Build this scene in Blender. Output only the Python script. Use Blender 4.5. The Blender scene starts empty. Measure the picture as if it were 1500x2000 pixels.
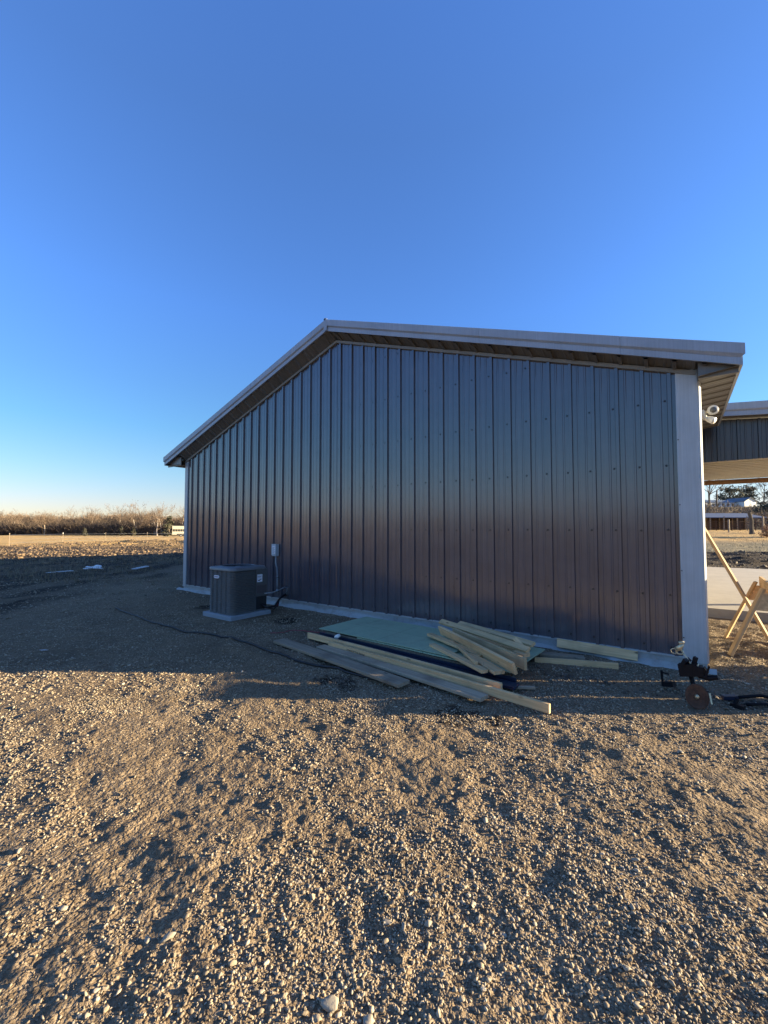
import bpy, bmesh, math, random
import numpy as np
from mathutils import Vector, Matrix
random.seed(7)
rng = np.random.default_rng(11)
SC = bpy.context.scene
COL = SC.collection
PI = math.pi
CAM = np.array([11.9516, -6.6254, 1.6263])
E1 = np.array([.81488, .57962]); E2 = np.array([-.57962, .81488])
GZ = -0.16
SUN_EL = math.radians(10.8)

def XZ(X, Z):
    p = CAM[:2] + E1 * X + E2 * Z
    return float(p[0]), float(p[1])

# ------------------------------------------------------------------ helpers
def tag(o, label=None, cat=None, group=None, kind=None):
    if label: o['label'] = label
    if cat: o['category'] = cat
    if group: o['group'] = group
    if kind: o['kind'] = kind
    return o

def empty(name, loc=(0, 0, 0), rz=0.0, label=None, cat=None, group=None):
    o = bpy.data.objects.new(name, None); COL.objects.link(o)
    o.empty_display_size = .2
    o.location = loc; o.rotation_euler = (0, 0, rz)
    return tag(o, label, cat, group)

def link_mesh(name, me, mat, parent=None):
    o = bpy.data.objects.new(name, me); COL.objects.link(o)
    if mat is not None:
        for m in (mat if isinstance(mat, (list, tuple)) else [mat]): me.materials.append(m)
    if parent is not None: o.parent = parent
    return o

class MB:
    def __init__(s): s.v = []; s.f = []; s.m = []
    def add(s, vs, fs, mi=0):
        b = len(s.v); s.v += [tuple(v) for v in vs]
        s.f += [tuple(i + b for i in f) for f in fs]; s.m += [mi] * len(fs)
    def box(s, x0, x1, y0, y1, z0, z1, mi=0):
        s.add([(x0,y0,z0),(x1,y0,z0),(x1,y1,z0),(x0,y1,z0),(x0,y0,z1),(x1,y0,z1),(x1,y1,z1),(x0,y1,z1)],
              [(0,3,2,1),(4,5,6,7),(0,1,5,4),(1,2,6,5),(2,3,7,6),(3,0,4,7)], mi)
    def bar(s, a, b, w, h, up=(0,0,1), mi=0):
        a = Vector(a); b = Vector(b); d = (b - a).normalized(); up = Vector(up)
        x = d.cross(up).normalized(); u = x.cross(d).normalized()
        vs = []
        for p in (a, b):
            for sx, su in ((-1,-1),(1,-1),(1,1),(-1,1)): vs.append(p + x * (w/2*sx) + u * (h/2*su))
        s.add(vs, [(0,1,2,3),(7,6,5,4),(0,4,5,1),(1,5,6,2),(2,6,7,3),(3,7,4,0)], mi)
    def tube(s, pts, rad, n=8, mi=0, cap=True):
        pts = [Vector(p) for p in pts]
        if not hasattr(rad, '__len__'): rad = [rad] * len(pts)
        vs = []; prev = None
        for i, p in enumerate(pts):
            d = (pts[min(i+1, len(pts)-1)] - pts[max(i-1, 0)]).normalized()
            if prev is None:
                ref = Vector((0,0,1)) if abs(d.z) < .9 else Vector((1,0,0))
                x = d.cross(ref).normalized()
            else:
                x = (prev - d * prev.dot(d)).normalized()
            prev = x; y = d.cross(x)
            for k in range(n):
                a = 2*PI*k/n; vs.append(p + (x*math.cos(a) + y*math.sin(a)) * rad[i])
        fs = []
        for i in range(len(pts)-1):
            for k in range(n):
                a = i*n+k; b = i*n+(k+1) % n; fs.append((a, b, b+n, a+n))
        if cap:
            fs.append(tuple(range(n-1, -1, -1))); m = (len(pts)-1)*n; fs.append(tuple(range(m, m+n)))
        s.add(vs, fs, mi)
    def prism(s, prof, a0, a1, axis='x', mi=0):
        # prof: closed 2d profile; extruded along axis
        n = len(prof)
        def P(q, a):
            return (a, q[0], q[1]) if axis == 'x' else ((q[0], a, q[1]) if axis == 'y' else (q[0], q[1], a))
        vs = [P(q, a0) for q in prof] + [P(q, a1) for q in prof]
        fs = [(i, (i+1) % n, (i+1) % n + n, i+n) for i in range(n)]
        fs += [tuple(range(n-1, -1, -1)), tuple(range(n, 2*n))]
        s.add(vs, fs, mi)
    def build(s, name, mat, parent=None, smooth=False):
        me = bpy.data.meshes.new(name); me.from_pydata(s.v, [], s.f)
        if any(s.m): me.polygons.foreach_set('material_index', s.m)
        bm = bmesh.new(); bm.from_mesh(me); bmesh.ops.recalc_face_normals(bm, faces=bm.faces); bm.to_mesh(me); bm.free()
        if smooth: me.polygons.foreach_set('use_smooth', [True]*len(me.polygons))
        me.update()
        return link_mesh(name, me, mat, parent)

def fast_mesh(name, V, Fc, k):
    """V (n,3), Fc (m,k) numpy"""
    me = bpy.data.meshes.new(name)
    me.vertices.add(len(V)); me.vertices.foreach_set('co', np.ascontiguousarray(V, dtype=np.float32).ravel())
    me.loops.add(Fc.size); me.loops.foreach_set('vertex_index', np.ascontiguousarray(Fc, dtype=np.int32).ravel())
    me.polygons.add(len(Fc)); me.polygons.foreach_set('loop_start', np.arange(0, Fc.size, k, dtype=np.int32))
    me.update(calc_edges=True)
    return me

def copy_tree(o, parent=None):
    c = o.copy(); COL.objects.link(c); c.parent = parent
    for ch in list(o.children): copy_tree(ch, c)
    return c

# ------------------------------------------------------------------ noise
def _hash(ix, iy, seed):
    h = (ix.astype(np.int64) * 374761393 + iy.astype(np.int64) * 668265263 + seed * 1442695041) & 0xFFFFFFFF
    h = ((h ^ (h >> 13)) * 1274126177) & 0xFFFFFFFF
    h = ((h ^ (h >> 16)) * 2246822519) & 0xFFFFFFFF
    return ((h ^ (h >> 15)) & 0xFFFFFF) / float(0xFFFFFF)
def vnoise(x, y, s, seed=0):
    x = np.asarray(x) / s + 1000.3; y = np.asarray(y) / s + 1000.7
    ix = np.floor(x); iy = np.floor(y); fx = x - ix; fy = y - iy
    fx = fx*fx*fx*(fx*(fx*6-15)+10); fy = fy*fy*fy*(fy*(fy*6-15)+10)
    a = _hash(ix, iy, seed); b = _hash(ix+1, iy, seed); c = _hash(ix, iy+1, seed); d = _hash(ix+1, iy+1, seed)
    return ((a*(1-fx)+b*fx)*(1-fy) + (c*(1-fx)+d*fx)*fy) * 2 - 1
def sstep(a, b, x):
    t = np.clip((np.asarray(x) - a) / (b - a), 0, 1); return t*t*(3-2*t)

# ------------------------------------------------------------------ terrain height
def cam_frame(x, y):
    dx = x - CAM[0]; dy = y - CAM[1]
    return dx*E1[0] + dy*E1[1], dx*E2[0] + dy*E2[1]

def height(x, y, fine=True):
    x = np.asarray(x, float); y = np.asarray(y, float)
    X, Z = cam_frame(x, y); r = np.hypot(X, Z); th = np.degrees(np.arctan2(X, Z))
    h = np.full(x.shape, GZ)
    # how rough: flat beside the building, looser out in the yard
    d_front = -y
    near_b = sstep(.3, 2.6, d_front)
    left = sstep(1.0, -4.0, x)
    rough = np.clip(np.maximum(near_b, left), 0, 1)
    xr, yr = x*.9 + y*.44, -x*.44 + y*.9
    h += (.010 + .017*rough) * vnoise(x, y, 1.5, 1) 
    h += (.004 + .013*rough) * vnoise(xr, yr*1.5, .55, 2)
    if fine:
        h += (.003 + .008*rough) * vnoise(xr, yr*1.4, .22, 3)
        h += (.002 + .0055*rough) * vnoise(x, y, .10, 4)
        h += (.0014 + .0042*rough) * vnoise(x, y, .045, 5)
        nr = sstep(7, 4, r)
        h += nr * .0028 * vnoise(x, y, .021, 6)
    # wheel ruts across the yard
    q = (x - 9.2)*.55 + (y + 5.2)*.83 + .25*vnoise(x, y, 3.0, 9)
    for off in (0.0, .95):
        h -= .007*rough*np.exp(-((q-off)/.16)**2)*sstep(-12, 0, x)
    # dirt piled slightly to the right of the building corner
    m = sstep(12.1, 12.6, x)*sstep(4.4, 3.2, y)*sstep(-1.3, .2, y)
    h += m*(.03*vnoise(x, y, .5, 31) + .03*vnoise(x, y, .17, 32))
    # left: track, berm, field
    lf = sstep(6, -10, X)
    rough2 = sstep(11, 15, Z)*sstep(70, 50, Z)
    h += rough2*(.05*vnoise(x, y, 1.9, 12) + .03*vnoise(x, y, .7, 13))
    berm = np.exp(-((Z-46)/11.)**2)
    h += lf*berm*(.30 + .22*vnoise(x, y, 5, 14) + .16*vnoise(x, y, 1.6, 15) + .08*vnoise(x, y, .8, 16))*sstep(-60, -22, X)
    h += lf*np.exp(-((Z-27)/4.)**2)*(.10*vnoise(x, y, 2.2, 17)+.05)
    h += -lf*.15*sstep(60, 130, Z)
    # right: ground climbs to a house on a rise
    rf = sstep(18, 33, th)*sstep(95, 70, th)
    h += rf*(1.75*sstep(34, 72, Z) + 9.0*sstep(80, 165, Z) + .5*vnoise(x, y, 30, 18)*sstep(60, 120, Z))
    h += rf*sstep(20.2, 22, Z)*sstep(32, 27, Z)*(.22 + .18*vnoise(x, y, 1.8, 19) + .08*vnoise(x, y, .6, 20))
    # a far low hill behind the building and a distant rim all round
    hf = np.exp(-((th-2)/31.)**2)
    h += hf*24*sstep(260, 430, r)
    h += 9*sstep(420, 650, r)*(1-hf)*(1+.5*vnoise(x, y, 160, 22))
    # keep flat below the building, the slab and the pad
    ins = sstep(-.02, .12, x)*sstep(12.35, 12.15, x)*sstep(-.06, .15, y)*sstep(19.3, 19.0, y)
    slab = sstep(12.1, 12.4, x)*sstep(4.15, 4.6, y)*sstep(17.2, 16.6, y)*sstep(26, 25, x)
    k = np.maximum(ins, slab)
    h = h*(1-k) + (GZ-.06)*k
    pad = np.exp(-(((x-4.4)/.8)**4 + ((y+1.2)/.8)**4))
    h = h*(1-pad) + (GZ-.005)*pad
    return h

# ------------------------------------------------------------------ materials
def new_mat(name):
    m = bpy.data.materials.new(name); m.use_nodes = True
    nt = m.node_tree; b = nt.nodes['Principled BSDF']
    return m, nt, b
def N(nt, t, **kw):
    n = nt.nodes.new(t)
    for k, v in kw.items():
        if k in n.inputs: n.inputs[k].default_value = v
        else: setattr(n, k, v)
    return n
def L(nt, a, b): nt.links.new(a, b)
def ramp(nt, fac, stops):
    r = nt.nodes.new('ShaderNodeValToRGB'); e = r.color_ramp.elements
    while len(e) < len(stops): e.new(.5)
    for el, (p, c) in zip(e, stops): el.position = p; el.color = (c[0], c[1], c[2], 1)
    L(nt, fac, r.inputs[0]); return r
def mixc(nt, fac, a, b, mode='MIX'):
    m = nt.nodes.new('ShaderNodeMix'); m.data_type = 'RGBA'; m.blend_type = mode
    for s, v in ((m.inputs[0], fac), (m.inputs[6], a), (m.inputs[7], b)):
        if hasattr(v, 'is_linked') or hasattr(v, 'links'): L(nt, v, s)
        else: s.default_value = v if not isinstance(v, tuple) else (v[0], v[1], v[2], 1)
    return m.outputs[2]
def coords(nt, kind='Object', scale=(1,1,1)):
    tc = nt.nodes.new('ShaderNodeTexCoord'); mp = nt.nodes.new('ShaderNodeMapping')
    mp.inputs['Scale'].default_value = scale
    L(nt, tc.outputs[kind], mp.inputs[0]); return mp.outputs[0]
def world_pos(nt, scale=(1,1,1)):
    g = nt.nodes.new('ShaderNodeNewGeometry'); mp = nt.nodes.new('ShaderNodeMapping')
    mp.inputs['Scale'].default_value = scale
    L(nt, g.outputs['Position'], mp.inputs[0]); return mp.outputs[0]
def noise(nt, vec, scale, detail=3, rough=.55):
    n = N(nt, 'ShaderNodeTexNoise', Scale=scale, Detail=detail, Roughness=rough); L(nt, vec, n.inputs['Vector']); return n.outputs[0]
def bump(nt, b, hgt, strength=.5, dist=.01):
    n = N(nt, 'ShaderNodeBump', Strength=strength, Distance=dist); L(nt, hgt, n.inputs['Height']); L(nt, n.outputs[0], b.inputs['Normal']); return n

def simple(name, col, rough=.6, metal=0., var=.15, scale=6., spec=None, bmp=0.):
    m, nt, b = new_mat(name)
    v = coords(nt, 'Object'); n = noise(nt, v, scale, 4, .6)
    lo = tuple(c*(1-var) for c in col); hi = tuple(min(1, c*(1+var)) for c in col)
    r = ramp(nt, n, [(.3, lo), (.7, hi)]); L(nt, r.outputs[0], b.inputs['Base Color'])
    b.inputs['Roughness'].default_value = rough; b.inputs['Metallic'].default_value = metal
    if spec is not None: b.inputs['Specular IOR Level'].default_value = spec
    if bmp: bump(nt, b, noise(nt, v, scale*6, 3), bmp, .004)
    return m

def panel_metal(name, col, ior=1.9, rough=.2, wave=.35, dust=.25):
    """painted steel: long soft oil-canning waves, faint dust towards nothing in particular"""
    m, nt, b = new_mat(name)
    p = world_pos(nt, (1, 1, 1))
    n1 = noise(nt, world_pos(nt, (5.0, 5.0, .5)), 1.0, 2)
    n2 = noise(nt, world_pos(nt, (60, 60, 1.4)), 1.0, 2)
    n3 = noise(nt, p, 2.2, 4, .6)
    base = ramp(nt, n3, [(.3, tuple(c*.9 for c in col)), (.75, tuple(c*1.12 for c in col))]).outputs[0]
    st = ramp(nt, n2, [(.35, (.92,.92,.92)), (.7, (1.06,1.06,1.06))]).outputs[0]
    base = mixc(nt, 1.0, base, st, 'MULTIPLY')
    # splashed mud near the foot of the sheet
    sp = nt.nodes.new('ShaderNodeSeparateXYZ'); L(nt, p, sp.inputs[0])
    mr = N(nt, 'ShaderNodeMapRange'); L(nt, sp.outputs[2], mr.inputs[0])
    mr.inputs[1].default_value = .45; mr.inputs[2].default_value = .0
    mu = N(nt, 'ShaderNodeMath', operation='MULTIPLY'); L(nt, mr.outputs[0], mu.inputs[0])
    L(nt, noise(nt, p, 9, 5, .7), mu.inputs[1])
    mu2 = N(nt, 'ShaderNodeMath', operation='MULTIPLY'); L(nt, mu.outputs[0], mu2.inputs[0]); mu2.inputs[1].default_value = dust
    base = mixc(nt, mu2.outputs[0], base, (.30, .26, .21))
    L(nt, base, b.inputs['Base Color'])
    rr = N(nt, 'ShaderNodeMapRange'); L(nt, n3, rr.inputs[0]); rr.inputs[3].default_value = rough*.8; rr.inputs[4].default_value = rough*1.25
    L(nt, rr.outputs[0], b.inputs['Roughness'])
    b.inputs['IOR'].default_value = ior
    ad = N(nt, 'ShaderNodeMath', operation='MULTIPLY_ADD'); L(nt, n1, ad.inputs[0]); ad.inputs[1].default_value = 1.0
    mm = N(nt, 'ShaderNodeMath', operation='MULTIPLY'); L(nt, n2, mm.inputs[0]); mm.inputs[1].default_value = .012; L(nt, mm.outputs[0], ad.inputs[2])
    bump(nt, b, ad.outputs[0], wave, .012)
    return m

M = {}
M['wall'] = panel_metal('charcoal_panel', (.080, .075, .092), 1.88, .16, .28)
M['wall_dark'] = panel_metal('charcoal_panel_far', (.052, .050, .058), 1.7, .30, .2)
M['trim'] = panel_metal('light_grey_trim', (.46, .48, .49), 1.5, .32, .10, .5)
M['fascia'] = panel_metal('grey_fascia', (.34, .37, .42), 1.5, .34, .10, 0)
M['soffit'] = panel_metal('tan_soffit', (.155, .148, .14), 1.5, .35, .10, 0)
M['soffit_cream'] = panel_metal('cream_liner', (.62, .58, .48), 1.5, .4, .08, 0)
M['channel'] = simple('brown_grey_channel', (.22, .20, .17), .45)
M['screw'] = simple('screw_head', (.03, .03, .035), .35, .3)
M['white_plastic'] = simple('white_plastic', (.78, .76, .70), .4, 0, .04)
M['cream_paint'] = simple('cream_paint', (.42, .39, .31), .6, 0, .08)
M['dark_lens'] = simple('lens', (.12, .12, .12), .15)
M['ac_body'] = simple('ac_grey', (.115, .115, .11), .5, .1, .1, 3)
M['ac_top'] = simple('ac_top_grey', (.16, .17, .18), .42, .1, .08, 3)
M['ac_dark'] = simple('ac_dark', (.02, .02, .022), .5)
M['ac_cover'] = simple('ac_cover', (.09, .075, .075), .45)
M['sticker'] = simple('sticker_white', (.75, .77, .82), .4, 0, .03)
M['ink'] = simple('ink', (.03, .03, .04), .5)
M['ink_red'] = simple('ink_dark_red', (.22, .03, .04), .5)
M['ink_brown'] = simple('stamp_ink', (.08, .06, .06), .8)
M['box_grey'] = simple('light_box_grey', (.42, .47, .50), .4, 0, .06)
M['conduit'] = simple('conduit_grey', (.26, .29, .31), .4)
M['steel'] = simple('zinc_steel', (.6, .6, .6), .25, .8)
M['black'] = simple('black_rubber', (.012, .012, .014), .45, 0, .3)
M['black_paint'] = simple('black_paint', (.006, .006, .009), .55, 0, .3, bmp=.3, spec=.2)
M['rust'] = simple('rusty_steel', (.085, .042, .024), .8, .1, .45, 14, bmp=.6)
M['brass'] = simple('dull_brass', (.62, .52, .33), .35, .5, .2, 20)
M['cable'] = simple('cable_black', (.02, .018, .02), .6)
M['red_wire'] = simple('red_wire', (.28, .03, .05), .5)
M['blue_steel'] = simple('dark_blue_steel', (.012, .020, .045), .35, 0, .2)
M['white_cloth'] = simple('white_scrap', (.75, .75, .76), .7, 0, .08)
M['litter'] = simple('white_litter', (.5, .5, .5), .7, 0, .2)

def wood_mat(name, c0, c1, dark, weather=0.):
    m, nt, b = new_mat(name)
    tc = nt.nodes.new('ShaderNodeTexCoord')
    oi = nt.nodes.new('ShaderNodeObjectInfo')
    add = nt.nodes.new('ShaderNodeVectorMath'); add.operation = 'MULTIPLY_ADD'
    cx = N(nt, 'ShaderNodeCombineXYZ'); L(nt, oi.outputs['Random'], cx.inputs[0]); L(nt, oi.outputs['Random'], cx.inputs[1]); L(nt, oi.outputs['Random'], cx.inputs[2])
    L(nt, cx.outputs[0], add.inputs[0]); add.inputs[1].default_value = (37, 19, 23); L(nt, tc.outputs['Object'], add.inputs[2])
    mp = nt.nodes.new('ShaderNodeMapping'); L(nt, add.outputs[0], mp.inputs[0]); mp.inputs['Scale'].default_value = (1.2, 26, 26)
    g = noise(nt, mp.outputs[0], 1.0, 5, .65)
    mp2 = nt.nodes.new('ShaderNodeMapping'); L(nt, add.outputs[0], mp2.inputs[0]); mp2.inputs['Scale'].default_value = (2.0, 5, 5)
    vo = N(nt, 'ShaderNodeTexVoronoi', Scale=1.6); L(nt, mp2.outputs[0], vo.inputs['Vector'])
    kn = ramp(nt, vo.outputs['Distance'], [(.05, (1,1,1)), (.15, (0,0,0))]).outputs[0]
    base = ramp(nt, g, [(.32, c0), (.62, c1)]).outputs[0]
    big = noise(nt, add.outputs[0], 2.6, 3)
    base = mixc(nt, ramp(nt, big, [(.5, (0,0,0)), (.72, (.55+weather*.4,)*3)]).outputs[0], base, dark)
    base = mixc(nt, kn, base, tuple(c*.35 for c in c0))
    hv = N(nt, 'ShaderNodeMapRange'); L(nt, oi.outputs['Random'], hv.inputs[0]); hv.inputs[3].default_value = .78; hv.inputs[4].default_value = 1.12
    hs = nt.nodes.new('ShaderNodeHueSaturation'); L(nt, hv.outputs[0], hs.inputs['Value']); L(nt, base, hs.inputs['Color'])
    L(nt, hs.outputs[0], b.inputs['Base Color']); b.inputs['Roughness'].default_value = .75
    bump(nt, b, g, .35, .003)
    return m
M['pine'] = wood_mat('pine_lumber', (.52, .34, .165), (.76, .52, .27), (.30, .20, .11))
M['pine_grey'] = wood_mat('weathered_lumber', (.27, .205, .14), (.42, .33, .225), (.16, .12, .085), .6)
M['beam'] = wood_mat('brown_beam', (.22, .11, .045), (.34, .18, .08), (.12, .06, .03))
M['post'] = wood_mat('post_wood', (.20, .15, .11), (.30, .24, .18), (.1, .08, .06), .5)

def ply_mat():
    m, nt, b = new_mat('green_sheathing')
    v = coords(nt, 'Object')
    base = ramp(nt, noise(nt, v, 3.0, 5, .7), [(.3, (.29, .38, .25)), (.7, (.40, .48, .31))]).outputs[0]
    # nailing lines printed every 16 inches both ways
    sp = nt.nodes.new('ShaderNodeSeparateXYZ'); L(nt, v, sp.inputs[0])
    tot = None
    for k, per in ((0, .406), (1, .305)):
        q = N(nt, 'ShaderNodeMath', operation='PINGPONG'); L(nt, sp.outputs[k], q.inputs[0]); q.inputs[1].default_value = per
        c = N(nt, 'ShaderNodeMath', operation='LESS_THAN'); L(nt, q.outputs[0], c.inputs[0]); c.inputs[1].default_value = .004
        if tot is None: tot = c.outputs[0]
        else:
            mx = N(nt, 'ShaderNodeMath', operation='MAXIMUM'); L(nt, tot, mx.inputs[0]); L(nt, c.outputs[0], mx.inputs[1]); tot = mx.outputs[0]
    ml = N(nt, 'ShaderNodeMath', operation='MULTIPLY'); L(nt, tot, ml.inputs[0]); ml.inputs[1].default_value = .6
    base = mixc(nt, ml.outputs[0], base, (.03, .05, .05))
    dirt = ramp(nt, noise(nt, v, 1.3, 6, .75), [(.5, (0,0,0)), (.75, (.5,.5,.5))]).outputs[0]
    base = mixc(nt, dirt, base, (.17, .16, .13))
    L(nt, base, b.inputs['Base Color']); b.inputs['Roughness'].default_value = .55
    bump(nt, b, noise(nt, v, 60, 3), .3, .002)
    return m
M['ply'] = ply_mat()

def concrete_mat(name, c, mud=.35):
    m, nt, b = new_mat(name)
    p = world_pos(nt)
    base = ramp(nt, noise(nt, p, 1.2, 6, .65), [(.3, tuple(q*.82 for q in c)), (.7, c)]).outputs[0]
    base = mixc(nt, ramp(nt, noise(nt, p, 5.5, 5, .7), [(.48, (0,0,0)), (.7, (mud,)*3)]).outputs[0], base, (.20, .165, .125))
    L(nt, base, b.inputs['Base Color']); b.inputs['Roughness'].default_value = .8
    bump(nt, b, noise(nt, p, 40, 4, .7), .35, .006)
    return m
M['slab'] = concrete_mat('concrete_slab_mat', (.42, .38, .32), .25)
M['found'] = concrete_mat('foundation_mat', (.40, .41, .40), .5)
M['pad'] = concrete_mat('pad_mat', (.30, .33, .36), .1)

def ground_mat():
    m, nt, b = new_mat('yard_ground')
    p = world_pos(nt)
    at = nt.nodes.new('ShaderNodeAttribute'); at.attribute_name = 'zone'; at.attribute_type = 'GEOMETRY'
    sp = nt.nodes.new('ShaderNodeSeparateColor'); L(nt, at.outputs['Color'], sp.inputs[0])
    soil, straw, grassy = sp.outputs[0], sp.outputs[1], sp.outputs[2]
    n_big = noise(nt, p, .55, 5, .6); n_mid = noise(nt, p, 6, 5, .7); n_fin = noise(nt, p, 60, 3, .6)
    vo = N(nt, 'ShaderNodeTexVoronoi', Scale=75.); L(nt, p, vo.inputs['Vector'])
    vo2 = N(nt, 'ShaderNodeTexVoronoi', Scale=34.); L(nt, p, vo2.inputs['Vector'])
    bw = nt.nodes.new('ShaderNodeSeparateColor'); L(nt, vo.outputs['Color'], bw.inputs[0])
    grit = ramp(nt, bw.outputs[0], [(0, (.12, .085, .054)), (.55, (.235, .174, .113)), (1, (.41, .32, .22))]).outputs[0]
    fines = ramp(nt, n_mid, [(.3, (.135, .094, .058)), (.7, (.255, .188, .12))]).outputs[0]
    gravel = mixc(nt, ramp(nt, n_big, [(.38, (.75,)*3), (.62, (.35,)*3)]).outputs[0], fines, grit)
    gravel = mixc(nt, ramp(nt, noise(nt, p, .8, 6, .7), [(.5, (0,0,0)), (.75, (.65,)*3)]).outputs[0], gravel, (.085, .062, .042))
    so = ramp(nt, n_mid, [(.3, (.022, .016, .012)), (.72, (.075, .054, .038))]).outputs[0]
    so = mixc(nt, ramp(nt, noise(nt, p, 1.6, 5, .7), [(.56, (0,0,0)), (.7, (.7,)*3)]).outputs[0], so, (.24, .18, .105))
    st = ramp(nt, noise(nt, world_pos(nt, (1, 1, 1)), .35, 6, .7), [(.3, (.44, .28, .11)), (.7, (.64, .42, .17))]).outputs[0]
    gr = ramp(nt, noise(nt, p, 1.2, 5, .7), [(.35, (.14, .12, .075)), (.65, (.30, .25, .15))]).outputs[0]
    c = mixc(nt, soil, gravel, so); c = mixc(nt, straw, c, st); c = mixc(nt, grassy, c, gr)
    L(nt, c, b.inputs['Base Color']); b.inputs['Roughness'].default_value = .95
    b.inputs['Specular IOR Level'].default_value = .15
    # grit relief
    a1 = N(nt, 'ShaderNodeMath', operation='MULTIPLY_ADD'); L(nt, vo.outputs['Distance'], a1.inputs[0]); a1.inputs[1].default_value = -.55
    a2 = N(nt, 'ShaderNodeMath', operation='MULTIPLY_ADD'); L(nt, vo2.outputs['Distance'], a2.inputs[0]); a2.inputs[1].default_value = -1.1
    L(nt, n_fin, a2.inputs[2]); L(nt, a2.outputs[0], a1.inputs[2])
    bump(nt, b, a1.outputs[0], 1.0, .018)
    return m
M['ground'] = ground_mat()

def stone_mat(name, stops, rough=.85, bmp=.4):
    m, nt, b = new_mat(name)
    g = nt.nodes.new('ShaderNodeNewGeometry')
    c = ramp(nt, g.outputs['Random Per Island'], stops).outputs[0]
    p = world_pos(nt)
    c = mixc(nt, ramp(nt, noise(nt, p, 50, 4, .7), [(.35, (.45,)*3), (.7, (0,)*3)]).outputs[0], c, (.16, .13, .10))
    L(nt, c, b.inputs['Base Color']); b.inputs['Roughness'].default_value = rough
    bump(nt, b, noise(nt, p, 130, 3), bmp, .003)
    return m
M['stone'] = stone_mat('limestone_gravel', [(0, (.16, .12, .08)), (.3, (.28, .22, .145)), (.6, (.36, .285, .19)), (.85, (.41, .335, .235)), (1, (.52, .44, .33))])
M['rock'] = stone_mat('larger_rock', [(0, (.25, .21, .15)), (1, (.38, .33, .25))])
M['clod'] = stone_mat('dirt_clod', [(0, (.04, .025, .016)), (.5, (.12, .072, .036)), (1, (.26, .165, .075))])
M['dark_clod'] = stone_mat('dark_clod', [(0, (.02, .014, .011)), (.6, (.07, .05, .035)), (1, (.20, .15, .10))])
M['grass'] = stone_mat('dry_grass', [(0, (.22, .17, .10)), (.6, (.38, .30, .18)), (1, (.20, .19, .10))], .8, 0)
M['bark'] = simple('pale_bark', (.50, .42, .33), .9, 0, .2, 2)
M['bark_dark'] = simple('dark_bark', (.10, .08, .06), .9, 0, .3, 2)
M['twig'] = stone_mat('twigs', [(0, (.10, .062, .04)), (.5, (.17, .112, .072)), (1, (.25, .175, .115))], .9, 0)
M['brush'] = stone_mat('brush', [(0, (.09, .065, .045)), (.5, (.18, .13, .09)), (1, (.28, .20, .13))], .9, 0)
M['shaded_brush'] = stone_mat('shaded_brush', [(0, (.03, .02, .015)), (.5, (.075, .05, .035)), (1, (.14, .095, .065))], .9, 0)  # darker brush tone; shade between the crowded stems is put into the colour
M['needle'] = stone_mat('evergreen', [(0, (.018, .028, .014)), (.6, (.04, .05, .026)), (1, (.075, .075, .04))], .8, 0)
M['russet'] = stone_mat('russet_bush', [(0, (.30, .13, .05)), (1, (.48, .25, .11))], .8, 0)

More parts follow.
